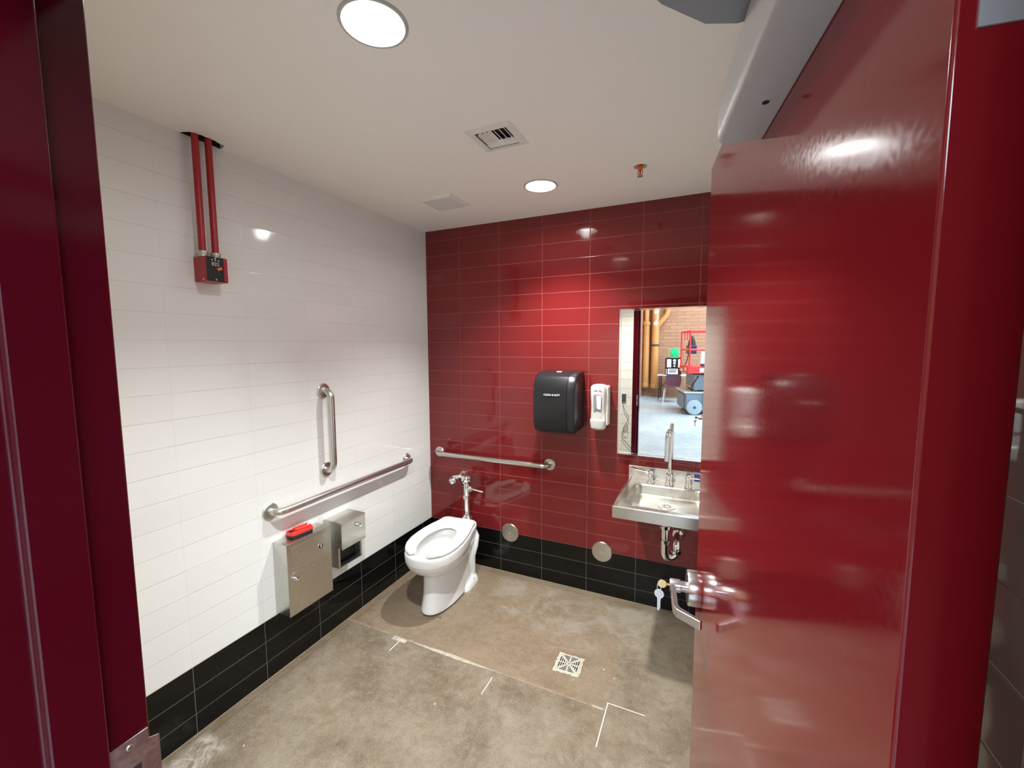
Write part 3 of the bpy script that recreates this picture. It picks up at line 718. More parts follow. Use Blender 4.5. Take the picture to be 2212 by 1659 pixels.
# inside of the bowl
rings += [egg(0.120, -0.195, -0.588, RZ), egg(0.110, -0.207, -0.576, RZ-0.010), egg(0.108, -0.207, -0.574, RZ-0.040), egg(0.118, -0.200, -0.566, RZ-0.055),
          egg(0.106, -0.210, -0.540, RZ-0.11), egg(0.080, -0.230, -0.480, RZ-0.16), egg(0.055, -0.25, -0.41, RZ-0.195), egg(0.043, -0.26, -0.39, RZ-0.21)]
bowl = obj('bowl', loft(nb(), rings), m_china, TL, smooth=50)
sb = bowl.modifiers.new('sub', 'SUBSURF'); sb.levels = 1; sb.render_levels = 2
obj('water', prism(nb(), egg(0.083, -0.232, -0.486, RZ-0.155), (0, 0, 0.002)), m_water, TL)
# squared rear foot with bolt caps
rf = [[(x, y, 0.0) for x, y in rounded(0.262, 0.22, 0.06, 6)], [(x*0.985, y*0.985, 0.020) for x, y in rounded(0.262, 0.22, 0.06, 6)],
      [(x*0.93, y*0.93, 0.036) for x, y in rounded(0.262, 0.22, 0.06, 6)], [(x*0.82, y*0.90, 0.055) for x, y in rounded(0.262, 0.22, 0.06, 6)], [(x*0.72, y*0.86, 0.080) for x, y in rounded(0.262, 0.22, 0.06, 6)]]
ft = obj('foot', loft(nb(), [[(x, y-0.135, z) for x, y, z in r] for r in rf]), m_china, TL, smooth=50)
for s_ in (-1, 1): obj('bolt_cap', lathe(nb(), [(0.0155, 0), (0.0155, 0.010), (0.012, 0.018), (0.006, 0.021), (0, 0.022)], (s_*0.108, -0.120, 0.034), (0.25*s_, 0, 1), 20), m_seat, TL)
# trapway bulge at the side
tw = nb()
for s_ in (-1, 1):
    tube(tw, [(s_*0.080, -0.03, 0.34), (s_*0.088, -0.035, 0.30), (s_*0.088, -0.060, 0.24), (s_*0.082, -0.085, 0.18), (s_*0.080, -0.085, 0.10), (s_*0.080, -0.08, 0.04)], 0.03, 16, radii=[0.02, 0.035, 0.037, 0.033, 0.034, 0.03])
obj('trapway', tw, m_china, TL, smooth=60)
# seat: open-front ring
def seat_outline(n=72):
    """tapering flanks to a flat back edge, found by casting rays from the middle"""
    tab = [(-0.066, 0.0), (-0.068, 0.106), (-0.076, 0.120), (-0.14, 0.127), (-0.20, 0.143), (-0.28, 0.157), (-0.36, 0.164), (-0.43, 0.163), (-0.50, 0.149), (-0.55, 0.126), (-0.585, 0.096), (-0.605, 0.062), (-0.615, 0.030), (-0.617, 0.0)]
    def hw(y):
        if y >= tab[0][0] or y <= tab[-1][0]: return -1
        for (y0, w0), (y1, w1) in zip(tab, tab[1:]):
            if y1 <= y <= y0: return w0+(w1-w0)*(y-y0)/(y1-y0)
    out = []
    for i in range(n):
        a = 2*math.pi*i/n; lo_, hi = 0.0, 0.5
        for _ in range(30):
            m_ = (lo_+hi)/2; x, y = m_*math.cos(a), -0.35+m_*math.sin(a)
            if hw(y) > abs(x): lo_ = m_
            else: hi = m_
        out.append((lo_*math.cos(a), -0.35+lo_*math.sin(a), 0))
    return out
def inner_outline(n=72):
    out = []
    for i in range(n):
        a = 2*math.pi*i/n; c, s_ = math.cos(a), math.sin(a)
        out.append((0.090*c, -0.375+(0.165 if s_ > 0 else 0.20)*s_, 0))
    return out
def seat_bm():
    bm = nb(); outer = seat_outline(); inner = inner_outline()
    keep = []
    for i, p in enumerate(outer):
        if not (p[1] < -0.40 and abs(p[0]) < 0.048): keep.append(i)
    st_ = next(i for i in range(72) if (i in keep) and ((i-1) % 72 not in keep)); order = [(st_+k_) % 72 for k_ in range(len(keep))]
    prof = [(0.0, 0.0), (-0.004, 0.010), (0.04, 0.0185), (0.18, 0.0235), (0.5, 0.0245), (0.82, 0.0215), (0.96, 0.0150), (1.0, 0.004), (0.97, -0.001), (0.5, -0.001), (0.03, -0.001)]
    rr = []
    def ring_at(po, pi2, k_=1.0):
        r_ = []
        for f_, z in prof:
            x = po[0]+(pi2[0]-po[0])*f_; y = po[1]+(pi2[1]-po[1])*f_; r_.append((x, y, RZ+0.006+z*k_))
        return r_
    ns = len(order)
    for j, i in enumerate(order):
        po = Vector(outer[i]); a = math.atan2(po.y+0.35, po.x)
        pi2 = Vector(inner[i])
        if j < 9 or j >= ns-9:     # tips: keep inner edge clear of the gap
            pi2.x = math.copysign(max(abs(pi2.x), 0.042), po.x)
        rr.append(ring_at(po, pi2))
    # rounded ends
    def endring(r_, sgn):
        c = sum((Vector(p) for p in r_), Vector())/len(r_); out = []
        for p in r_: q = c+(Vector(p)-c)*0.72; out.append((q.x-sgn*0.010, q.y-0.003, q.z))
        return out
    rr = [endring(rr[0], math.copysign(1, rr[0][0][0]))]+rr+[endring(rr[-1], math.copysign(1, rr[-1][0][0]))]
    return loft(bm, rr)
seat = obj('seat', seat_bm(), m_seat, TL, smooth=60)
for s_ in (-1, 1): obj('hinge_post', tube(nb(), [(s_*0.070-0.02, -0.075, RZ+0.014), (s_*0.070+0.02, -0.075, RZ+0.014)], 0.011, 16), m_seat, TL)

# flush valve
FVX, FVY = 0.389, -0.118
fv = thing('flush_valve', 'chrome flush valve with a side handle standing on the back of the toilet', 'flush valve', (FVX, FVY, RZ))
b = lathe(nb(), [(0.0, 0.0), (0.036, 0.0), (0.036, 0.006), (0.030, 0.012), (0.026, 0.014), (0.026, 0.022), (0.0135, 0.024), (0.0135, 0.030)], seg=32)
obj('spud_flange', b, m_chrome, fv)
obj('flush_pipe', tube(nb(), [(0, 0, 0.01), (0, 0, 0.145)], 0.0185, 24), m_chrome, fv)
obj('coupling_nut', lathe(nb(), [(0.020, 0.132), (0.0255, 0.136), (0.0255, 0.160), (0.021, 0.164)], seg=8), m_chrome, fv, smooth=20)
obj('body', lathe(nb(), [(0.019, 0.160), (0.022, 0.165), (0.022, 0.232), (0.020, 0.244), (0.030, 0.250), (0.030, 0.258), (0.026, 0.262), (0.037, 0.267), (0.041, 0.274), (0.041, 0.294), (0.038, 0.303), (0.034, 0.306), (0.012, 0.312), (0, 0.313)], seg=40), m_chrome, fv)
obj('handle_socket', lathe(nb(), [(0.014, 0.010), (0.014, 0.026), (0.020, 0.028), (0.020, 0.042), (0.014, 0.048), (0.006, 0.052)], (0, 0, 0.214), (1, -0.12, -0.02), 24), m_chrome, fv)
obj('handle', tube(nb(), [(0.045, -0.006, 0.213), (0.138, -0.014, 0.209)], 0.0062, 16, radii=[0.0055, 0.0065]), m_chrome, fv)
# supply stop to the left then into the wall
obj('supply_tube', tube(nb(), [(-0.02, 0, 0.290), (-0.060, 0, 0.288)], 0.017, 20), m_chrome, fv)
obj('supply_nut', lathe(nb(), [(0.019, 0.030), (0.0245, 0.033), (0.0245, 0.052), (0.019, 0.056)], (0, 0, 0.288), (-1, 0, 0), 8), m_chrome, fv, smooth=20)
sv = nb(); tube(sv, [(-0.055, 0, 0.284), (-0.108, 0, 0.270)], 0.021, 20); tube(sv, [(-0.090, 0, 0.272), (-0.090, 0.117, 0.272)], 0.017, 20)
obj('stop_body', sv, m_chrome, fv)
obj('stop_cap', lathe(nb(), [(0.018, 0.0), (0.026, 0.004), (0.026, 0.024), (0.018, 0.034), (0, 0.036)], (-0.095, -0.010, 0.262), (-0.6, -1, -0.35), 24), m_chrome, fv)
obj('wall_flange', lathe(nb(), [(0.030, 0.0), (0.030, 0.004), (0.022, 0.018), (0.016, 0.020)], (-0.090, 0.118, 0.272), (0, -1, 0), 32), m_chrome, fv)

# clean-out covers
for cx_, cz_, lab in ((0.667, 0.293, 'round steel clean-out cover on the back wall nearest the toilet'), (1.317, 0.287, 'round steel clean-out cover on the back wall below the soap dispenser')):
    t = thing('cleanout_cover', lab, 'pipe cover', (cx_, 0, cz_), group='round clean-out covers')
    obj('disc', lathe(nb(), [(0, 0), (0.066, 0.0), (0.066, 0.002), (0.063, 0.006), (0.055, 0.0075), (0.010, 0.0085), (0, 0.0085)], (0, 0, 0), (0, -1, 0), 48), m_nickel, t)
    obj('screw', lathe(nb(), [(0.006, 0.008), (0.005, 0.011), (0, 0.0115)], (0, 0, 0), (0, -1, 0), 16), m_chrome, t)

# paper towel dispenser
t = thing('paper_towel_dispenser', 'large black plastic paper towel dispenser on the red wall', 'dispenser', (0.925, 0, 1.080))
prof = [(0, 0.012), (-0.120, 0.0), (-0.185, 0.006), (-0.200, 0.020), (-0.212, 0.080), (-0.216, 0.180), (-0.212, 0.270), (-0.200, 0.330), (-0.172, 0.372), (-0.130, 0.394), (-0.08, 0.402), (0, 0.402)]
def side_profile(x, s_=1.0, inset=0.0): return [(x, y*s_, z) for y, z in prof]
sh = nb(); rings_ = []
Wd = 0.262
for x, k_ in ((0.0, 0.955), (0.004, 0.985), (0.012, 1.0), (Wd-0.052, 1.0), (Wd-0.050, 0.985), (Wd-0.047, 0.985), (Wd-0.045, 1.0), (Wd-0.016, 0.99), (Wd-0.004, 0.965), (Wd, 0.93)):
    rings_.append([(x, y*k_, (0.2+(z-0.2)*(0.5+0.5*k_))*0.915) for y, z in prof])
obj('cover', loft(sh, rings_), m_black_pl, t, smooth=28)
obj('key_lock', bx(0.120, 0.150, -0.118, -0.095, 0.364, 0.3685), m_label, t)
b = nb(); box(b, 0.016, 0.240, -0.150, -0.030, -0.010, 0.004); obj('towel_slot', b, m_box_black, t)
obj('feed_wheel', bx(Wd-0.004, Wd+0.002, -0.150, -0.085, 0.010, 0.085), m_box_black, t, bevel=0.002)
def front_text(s, size, x, y, z, mat, parent, bold=0.0):
    b = text_mesh(s, size, 0.0004, bold); return obj('lettering', xf(b, Matrix.Translation((x, y, z)) @ ROT_WALL), mat, parent)
lt = front_text('CLEAN & SOFT', 0.0155, 0.122, -0.2165, 0.232, m_label, t, 0.0004)

# soap dispenser
t = thing('soap_dispenser', 'white wall soap dispenser with a smoked window, beside the mirror', 'dispenser', (1.248, 0, 1.094))
def sring(x0, x1, y0, yf, z, c=0.014):
    return [(x0, y0, z), (x0, -yf+c, z), (x0+c*0.4, -yf+c*0.3, z), (x0+c, -yf, z), ((x0+x1)/2, -yf-0.003, z), (x1-c, -yf, z), (x1-c*0.4, -yf+c*0.3, z), (x1, -yf+c, z), (x1, y0, z)]
obj('back_body', loft(nb(), [sring(0.012, 0.106, 0, 0.066, z, 0.006) for z in (0.030, 0.14, 0.258)]+[sring(0.018, 0.100, 0, 0.060, 0.268, 0.006)]), m_white_pl, t, smooth=40, bevel=0.002)
rr = [sring(0.012, 0.082, -0.030, 0.080, 0.000, 0.020), sring(0.004, 0.090, -0.030, 0.092, 0.012), sring(0.000, 0.094, -0.030, 0.096, 0.055), sring(0.001, 0.093, -0.030, 0.095, 0.062), sring(0.004, 0.091, -0.030, 0.088, 0.068), sring(0.005, 0.090, -0.030, 0.085, 0.14), sring(0.001, 0.094, -0.030, 0.088, 0.22), sring(0.001, 0.094, -0.030, 0.086, 0.262), sring(0.010, 0.086, -0.030, 0.078, 0.273), sring(0.030, 0.066, -0.030, 0.070, 0.278)]
obj('front_cover', loft(nb(), rr), m_cover_pl, t, smooth=40)
wn_ = prism(nb(), [(0.024, -0.0905, 0.118), (0.070, -0.0905, 0.118), (0.072, -0.0915, 0.20), (0.068, -0.0915, 0.218), (0.026, -0.0915, 0.218), (0.022, -0.0915, 0.20)], (0, 0.006, 0))
ww = obj('window', wn_, m_window, t)
obj('window_highlight', prism(nb(), [(0.046, -0.0925, 0.128), (0.068, -0.0925, 0.128), (0.069, -0.0930, 0.212), (0.040, -0.0930, 0.212)], (0, 0.001, 0)), m_label, ww)  # white shape painted in as the highlight on the window
front_text('Clean Soft', 0.0125, 0.047, -0.0909, 0.243, m_grey_pl, t)
front_text('refill', 0.0085, 0.044, -0.0922, 0.131, m_box_black, t)

# mirror
MYAW = -0.0125
MX0, MX1, MZ0, MZ1 = 1.405, 2.015, 0.944, 1.822
t = thing('mirror', 'tall wall mirror with a thin steel channel frame above the sink', 'mirror', (MX0, -0.006, MZ0), MYAW)
W_, H_ = MX1-MX0, MZ1-MZ0
b = nb()
for pts in (((0, 0), (W_, 0), (W_-0.012, 0.012), (0.012, 0.012)), ((W_, 0), (W_, H_), (W_-0.012, H_-0.012), (W_-0.012, 0.012)),
            ((W_, H_), (0, H_), (0.012, H_-0.012), (W_-0.012, H_-0.012)), ((0, H_), (0, 0), (0.012, 0.012), (0.012, H_-0.012))):
    prism(b, [(x, 0, z) for x, z in pts], (0, -0.014, 0))
obj('frame', b, m_chrome, t, bevel=0.001)
gl = obj('glass', bx(0.008, W_-0.008, -0.0105, -0.004, 0.008, H_-0.008), m_mirror, t)

# ================================================================== sink
SX0, SX1, SY, SZ = 1.478, 1.955, -0.530, 0.808
t = thing('sink', 'stainless steel wall hung hand sink below the mirror', 'sink', (0, 0, 0))
cx_ = (SX0+SX1)/2
b = nb()
def rr_ring(x0, x1, y0, y1, r, z, n=6):
    out = []
    for px, py, a0 in ((x1-r, y1-r, 0), (x0+r, y1-r, 90), (x0+r, y0+r, 180), (x1-r, y0+r, 270)):
        out += [(px+r*math.cos(R(a0+90*i/n)), py+r*math.sin(R(a0+90*i/n)), z) for i in range(n+1)]
    return out
IX0, IX1, IY0, IY1 = SX0+0.052, SX1-0.052, SY+0.065, -0.108; DCY = -0.222
rg_ = [rr_ring(SX0, SX1, SY, 0, 0.003, SZ-0.060), rr_ring(SX0, SX1, SY, 0, 0.003, SZ-0.004), rr_ring(SX0+0.002, SX1-0.002, SY+0.002, -0.0, 0.003, SZ), rr_ring(SX0+0.013, SX1-0.013, SY+0.013, -0.006, 0.004, SZ),
       rr_ring(SX0+0.018, SX1-0.018, SY+0.018, -0.010, 0.006, SZ-0.006), rr_ring(IX0-0.006, IX1+0.006, IY0-0.006, IY1+0.006, 0.045, SZ-0.007), rr_ring(IX0, IX1, IY0, IY1, 0.042, SZ-0.013),
       rr_ring(IX0+0.003, IX1-0.003, IY0+0.003, IY1-0.003, 0.04, SZ-0.062), rr_ring(IX0+0.010, IX1-0.010, IY0+0.010, IY1-0.010, 0.042, SZ-0.072), rr_ring(IX0+0.026, IX1-0.026, IY0+0.026, IY1-0.026, 0.04, SZ-0.076),
       rr_ring(cx_-0.045, cx_+0.045, DCY-0.045, DCY+0.045, 0.044, SZ-0.079)]
obj('basin', loft(b, rg_, cap0=False), m_steel_sink, t, smooth=26)
obj('backsplash', bx(SX0, SX1, -0.020, -0.001, SZ-0.06, SZ+0.072), m_steel_sink, t, bevel=0.0015)
ub = nb(); box(ub, IX0+0.004, IX1-0.004, IY0+0.004, IY1-0.004, SZ-0.083, SZ-0.0795); obj('underside', ub, m_steel_v, t)
m_strain = plain('satin strainer', (0.75, 0.73, 0.68), 0.35, 0.85)
dcy = DCY; dz = SZ-0.079
s1 = obj('strainer', lathe(nb(), [(0.044, 0.0), (0.043, 0.003), (0.036, 0.004), (0.030, 0.0015), (0, 0.0010)], (cx_, dcy, dz), (0, 0, 1), 40), m_strain, t)
for i in range(8):
    a = 2*math.pi*i/8
    obj('strainer_hole', lathe(nb(), [(0.0036, 0), (0.0036, 0.0018), (0, 0.0018)], (cx_+0.017*math.cos(a), dcy+0.017*math.sin(a), dz+0.0004), (0, 0, 1), 12), m_gap, s1)
for x_ in (SX0+0.10, SX1-0.10): obj('mount_screw', lathe(nb(), [(0.010, 0.0), (0.010, -0.012), (0.006, -0.016), (0, -0.016)], (x_, -0.45+0.02, SZ-0.060), (0, 0, 1), 8), m_chrome, t, smooth=20)
bt = obj('sticker', bx(SX1-0.110, SX1-0.060, -0.0225, -0.0205, SZ+0.020, SZ+0.060), m_blue, t); bt['label'] = 'blue sticker'

# faucet
FX, FY, FZ = 1.714, -0.066, SZ-0.007
t = thing('faucet', 'chrome gooseneck faucet with two blade handles on the sink deck', 'faucet', (FX, FY, FZ+0.001))
obj('spout_base', lathe(nb(), [(0.024, 0.0), (0.024, 0.008), (0.017, 0.022), (0.016, 0.050), (0.019, 0.053), (0.019, 0.066), (0.013, 0.070), (0.0105, 0.08)], seg=32), m_chrome, t)
gd = Vector((0.25, -1, 0)).normalized(); gd = Vector((-0.12, -1, 0)).normalized()
zt = 0.275; gr = 0.052
pts = [Vector((0, 0, 0.05)), Vector((0, 0, 0.15)), Vector((0, 0, zt))]
pts += [gd*gr*(1-math.cos(a)) + Vector((0, 0, zt+gr*math.sin(a))) for a in [math.pi*i/14 for i in range(1, 15)]]
pts += [gd*2*gr+Vector((0, 0, zt-0.03)), gd*2*gr+Vector((0, 0, zt-0.085))]
obj('spout', tube(nb(), pts, 0.0105, 20), m_chrome, t)
obj('aerator', lathe(nb(), [(0.0125, zt-0.082), (0.0125, zt-0.108), (0.009, zt-0.110)], tuple(gd*2*gr), (0, 0, 1), 24), m_chrome, t)
for s_, ad in ((-1, Vector((-1, 0.25, 0.12))), (1, Vector((1, -0.15, 0.0)))):
    h = obj('handle', lathe(nb(), [(0.020, 0.0), (0.020, 0.008), (0.013, 0.018), (0.0125, 0.044), (0.0165, 0.048), (0.0165, 0.066), (0.010, 0.076), (0, 0.078)], (s_*0.1016, 0, 0), (0, 0, 1), 28), m_chrome, t)
    a_ = Vector((s_*0.1016, 0, 0.058)); ad.normalize(); sd = Vector((-ad.y, ad.x, 0))
    b = nb(); loft(b, [[a_+ad*d_+sd*w_*c_+Vector((0, 0, hh*e_)) for c_, e_ in ((-1, -1), (1, -1), (1, 1), (-1, 1))] for d_, w_, hh in ((0.008, 0.006, 0.006), (0.03, 0.006, 0.004), (0.070, 0.010, 0.003), (0.100, 0.0165, 0.003), (0.118, 0.0165, 0.003), (0.124, 0.011, 0.003))])
    obj('blade', b, m_chrome, h, bevel=0.0015)
# p-trap
t = thing('drain_trap', 'chrome P-trap drain pipe below the sink', 'pipe', (cx_-0.008, dcy, 0.60))
zt_ = SZ-0.085-0.60
b = tube(nb(), [(0, 0, zt_), (0, 0, 0.0), (0, 0, -0.060)], 0.019, 24)
lo_ = arc((0.0, 0.045, -0.075), math.pi, 2*math.pi, 0.045, (0, 1, 0), (0, 0, 1), 14)
obj('tailpiece', b, m_chrome, t)
e1 = Vector((0.70, 0.71, 0)).normalized()
tr = 0.041
ZU = -0.130
pts = [Vector((0, 0, -0.055)), Vector((0, 0, ZU))]+[e1*tr*(1-math.cos(a))+Vector((0, 0, ZU-tr*math.sin(a))) for a in [math.pi*i/14 for i in range(1, 15)]]
pts += [e1*2*tr+Vector((0, 0.032*(1-math.cos(a)), ZU+0.004+0.032*math.sin(a))) for a in [math.pi/2*i/6 for i in range(0, 7)]]
ZW = ZU+0.036
pts += [Vector((e1.x*2*tr, -dcy-0.002, ZW))]
obj('bend', tube(nb(), pts, 0.0195, 24), m_chrome, t)
for p_, ax_ in (((0, 0, 0.004), (0, 0, 1)), ((0, 0, -0.075), (0, 0, 1)), (tuple(e1*2*tr+Vector((0, 0, ZU-0.022))), (0, 0, 1))):
    obj('slip_nut', lathe(nb(), [(0.020, -0.001), (0.0265, 0.001), (0.0265, 0.018), (0.020, 0.020)], p_, ax_, 10), m_chrome, t, smooth=20)
obj('wall_flange', lathe(nb(), [(0.042, 0.0), (0.042, 0.004), (0.036, 0.030), (0.028, 0.046), (0.020, 0.050)], (e1.x*2*tr, -dcy-0.001, ZW), (0, -1, 0), 36), m_chrome, t)

# floor drain
t = thing('floor_drain', 'square slotted floor drain set in the brown concrete floor', 'drain', (1.302, -0.668, 0.0), R(1.5))
k = NT('drain surround grout'); fN = k.noise(60, 4); k.color(k.mix(fN, (0.42, 0.38, 0.28), (0.62, 0.58, 0.46))); k.rough(0.8); k.bump(fN, 0.001)
random.seed(3); sur = []
for i in range(40):
    a = 2*math.pi*i/40; q = 1/max(abs(math.cos(a)), abs(math.sin(a))); sur.append((0.064*q*(1+random.uniform(-0.04, 0.08))*math.cos(a), 0.064*q*(1+random.uniform(-0.04, 0.06))*math.sin(a), 0.0002))
obj('grout_collar', prism(nb(), sur, (0, 0, 0.0012)), k.m, t)
m_grate = plain('worn nickel bronze grate', (0.62, 0.59, 0.50), 0.4, 0.35, var=0.12)
gp = obj('grate', bx(-0.058, 0.058, -0.058, 0.058, 0.0004, 0.004), m_grate, t, bevel=0.0008)
b = nb()
for k_, (rr_, sl) in enumerate(((0.046, 0.036), (0.036, 0.027), (0.026, 0.018), (0.016, 0.010))):
    for a in range(4):
        for s_ in (-1, 1):
            q = bx(0.004 if s_ > 0 else -sl, sl if s_ > 0 else -0.004, -0.0028, 0.0028, 0.0036, 0.0043)
            xf(q, Matrix.Rotation(a*math.pi/2, 4, 'Z') @ Matrix.Translation((0, rr_, 0))); me = bpy.data.meshes.new('x'); q.to_mesh(me); q.free(); b.from_mesh(me)
box(b, -0.003, 0.003, -0.003, 0.003, 0.0036, 0.0043)
obj('slots', b, m_gap, gp)
bcap = thing('paint_chip', 'tiny blue chip on the floor in front of the toilet', 'debris', (0.498, -0.628, 0.0))
obj('flake', prism(nb(), [(-0.008, -0.004, 0.0003), (0.009, -0.005, 0.0003), (0.006, 0.004, 0.0003), (-0.001, 0.008, 0.0003), (-0.005, 0.003, 0.0003)], (0, 0, 0.002)), plain('blue flake', (0.03, 0.10, 0.22), 0.5), bcap)

# cable and socket on the cream wall beside the doorway (seen in the mirror)
t = thing('wall_socket', 'small dark socket on the cream block wall seen at the mirror edge', 'socket', (1.010, FY0-0.004, 1.01))
obj('plate', bx(-0.035, 0.012, 0, 0.012, -0.045, 0.045), m_grey_pl, t, bevel=0.002)
pts = [(0.99, FY0+0.012, 0.96), (1.00, FY0+0.014, 0.90), (1.045, FY0+0.016, 0.82), (1.055, FY0+0.016, 0.78), (1.03, FY0+0.014, 0.72), (1.00, FY0+0.012, 0.66), (1.01, FY0+0.016, 0.62), (1.04, FY0+0.022, 0.63), (1.05, FY0+0.022, 0.68), (1.03, FY0+0.016, 0.70), (0.99, FY0+0.012, 0.62), (0.985, FY0+0.01, 0.56), (1.03, FY0+0.012, 0.50), (1.08, FY0+0.012, 0.45), (1.10, FY0+0.012, 0.40)]
def smoothp(p, n=5):
    p = [Vector(q) for q in p]; out = []
    for i in range(len(p)-1):
        a, b_, c, d = p[max(i-1, 0)], p[i], p[i+1], p[min(i+2, len(p)-1)]
        for j in range(n):
            t_ = j/n; out.append(0.5*((2*b_)+(c-a)*t_+(2*a-5*b_+4*c-d)*t_*t_+(-a+3*b_-3*c+d)*t_**3))
    out.append(p[-1]); return out
tag(obj('cable', tube(nb(), smoothp(pts), 0.0028, 8), m_cable), 'loose grey cable curling down the cream block wall seen in the mirror', 'cable')

# ================================================================== hall things seen in the mirror
def hpipe(px, zb_, lab, parts):
    t = thing('drain_pipe', lab, 'pipe', (px-0.32, -11.26, zb_), group='ochre pipes on the brick wall'); parts(t); return t
def p1(t):
    obj('lower_pipe', tube(nb(), [(0, 0, 0), (0, 0, 2.0)], 0.095, 20), m_pipe, t)
    obj('collar', lathe(nb(), [(0.095, 1.92), (0.115, 1.94), (0.115, 2.02), (0.075, 2.06)], seg=24), m_pipe, t)
    obj('upper_pipe', tube(nb(), [(0, 0, 2.0), (0, 0, 4.85)], 0.072, 20), m_pipe, t)
    obj('foot_bend', lathe(nb(), [(0, -0.06), (0.07, -0.05), (0.11, 0.0), (0.105, 0.10), (0.095, 0.12)], seg=24), m_pipe, t)
def p2(t):
    obj('lower_pipe', tube(nb(), [(0, 0, 0), (0, 0, 1.9)], 0.110, 20), m_pipe, t)
    obj('branch', tube(nb(), [(0, 0, 1.85), (0.32, 0, 2.25), (0.36, 0, 2.40), (0.36, 0, 4.7)], 0.075, 20), m_pipe, t)
    obj('upper_pipe', tube(nb(), [(0, 0, 1.85), (0, 0, 4.8)], 0.072, 20, radii=[0.11, 0.072]), m_pipe, t)
    obj('strap', lathe(nb(), [(0.118, 1.30), (0.118, 1.36)], seg=24), m_grey_pl, t)
    obj('foot_bend', lathe(nb(), [(0, -0.06), (0.08, -0.05), (0.125, 0.0), (0.12, 0.10), (0.110, 0.12)], seg=24), m_pipe, t)
hpipe(0.235, 0.30, 'ochre iron drain pipe on the brick wall, nearest the corner in the mirror', p1)
hpipe(0.505, 0.28, 'ochre iron drain pipe with a slanting branch on the brick wall in the mirror', p2)
t = thing('junction_box', 'white device hanging by a wire high in front of the ochre pipes', 'box', (0.25, -10.9, 2.60))
obj('upper_box', bx(-0.06, 0.06, -0.04, 0.04, -0.04, 0.05), m_label, t)
obj('wire', tube(nb(), [(0.02, 0, -0.04), (0.04, 0, -0.15), (-0.0, 0, -0.28)], 0.010, 8), m_label, t)
lb = bx(-0.055, 0.055, -0.03, 0.03, -0.055, 0.055); xf(lb, Matrix.Translation((-0.01, 0, -0.33)) @ Matrix.Rotation(R(25), 4, 'Y')); obj('lower_box', lb, m_label, t)
obj('ceiling_cord', tube(nb(), [(0, 0, 0.05), (0, 0, 2.39)], 0.006, 6), m_label, t)

t = thing('folding_table', 'small folding table against the brick wall in the mirror', 'table', (0.72, -10.85, 0))
obj('tabletop', bx(-0.37, 0.55, -0.30, 0.30, 0.70, 0.735), m_lamlight, t, bevel=0.006)
for x_ in (-0.30, 0.48):
    for y_ in (-0.22, 0.22): obj('leg', tube(nb(), [(x_, y_, 0.70), (x_*1.0-0.02, y_*1.1, 0.0)], 0.014, 8), m_box_black, t)
obj('brace', tube(nb(), [(-0.30, 0.22, 0.30), (0.02, 0.22, 0.70)], 0.010, 8), m_box_black, t)
t = thing('amplifier_case', 'black case covered in white stickers standing on the folding table', 'case', (0.78, -10.80, 0.735))
cs = obj('case', bx(-0.22, 0.22, -0.16, 0.16, 0, 0.50), m_box_black, t, bevel=0.01)
for x0_, x1_, z0_, z1_ in ((-0.17, -0.05, 0.22, 0.46), (0.14, 0.21, 0.22, 0.46), (-0.14, 0.14, 0.02, 0.18)):
    obj('sticker', bx(x0_, x1_, 0.160, 0.164, z0_, z1_), m_label, cs)
for z_, r_ in ((0.42, 0.042), (0.34, 0.034), (0.26, 0.026)): obj('sticker', lathe(nb(), [(r_, 0), (r_, 0.004), (0, 0.004)], (0.04, 0.160, z_), (0, 1, 0), 20), m_label, cs)
for z_ in (0.05, 0.10, 0.15): obj('sticker', lathe(nb(), [(0.018, 0), (0.018, 0.004), (0, 0.004)], (-0.18, 0.160, z_), (0, 1, 0), 14), m_label, cs)
obj('scribble', bx(-0.10, 0.11, 0.1645, 0.166, 0.13, 0.150), m_box_black, cs); obj('scribble', bx(-0.11, 0.08, 0.1645, 0.166, 0.075, 0.10), m_navy, cs)
t = thing('green_lantern', 'bright green round lantern on top of the stickered black case', 'lantern', (0.80, -10.80, 1.235))
obj('disc', lathe(nb(), [(0, -0.03), (0.11, -0.03), (0.122, 0.0), (0.11, 0.03), (0, 0.04)], (0, 0, 0.165), (0, 1, 0), 32), m_green, t)
obj('stand', prism(nb(), [(-0.10, -0.03, 0), (0.10, -0.03, 0), (0.03, -0.03, 0.06), (-0.03, -0.03, 0.06)], (0, 0.06, 0)), m_green, t)
for s_ in (-1, 1):
    for q_ in (-1, 1):
        obj('wing', tube(nb(), [Vector((s_*0.06, 0, 0.165+q_*0.05)), Vector((s_*0.16, 0, 0.165+q_*0.12)), Vector((s_*0.165, 0, 0.165+q_*0.03)), Vector((s_*0.09, 0, 0.165+q_*0.01))], 0.010, 8, closed=True), m_green_pale, t)
t = thing('school_chair', 'maroon plastic chair with white metal legs in front of the folding table', 'chair', (0.84, -10.05, 0), R(180))
def shell_rows():
    rows = []
    for z, y, hw in ((0.43, 0.0, 0.19), (0.44, 0.16, 0.20), (0.44, 0.36, 0.19)): pass
    return rows
bk_ = nb()
loft(bk_, [[(x, 0.21+0.03*abs(x/hw)**2*-1+sx, z) for x, sx in ((-hw, 0), (-hw*0.5, 0), (0, 0), (hw*0.5, 0), (hw, 0), (hw, 0.008), (hw*0.5, 0.008), (0, 0.008), (-hw*0.5, 0.008), (-hw, 0.008))] for z, hw in ((0.40, 0.17), (0.52, 0.20), (0.66, 0.215), (0.74, 0.20), (0.76, 0.17))])
obj('backrest', bk_, m_maroon, t)
obj('seat', bx(-0.20, 0.20, -0.20, 0.20, 0.415, 0.435), m_maroon, t, bevel=0.008)
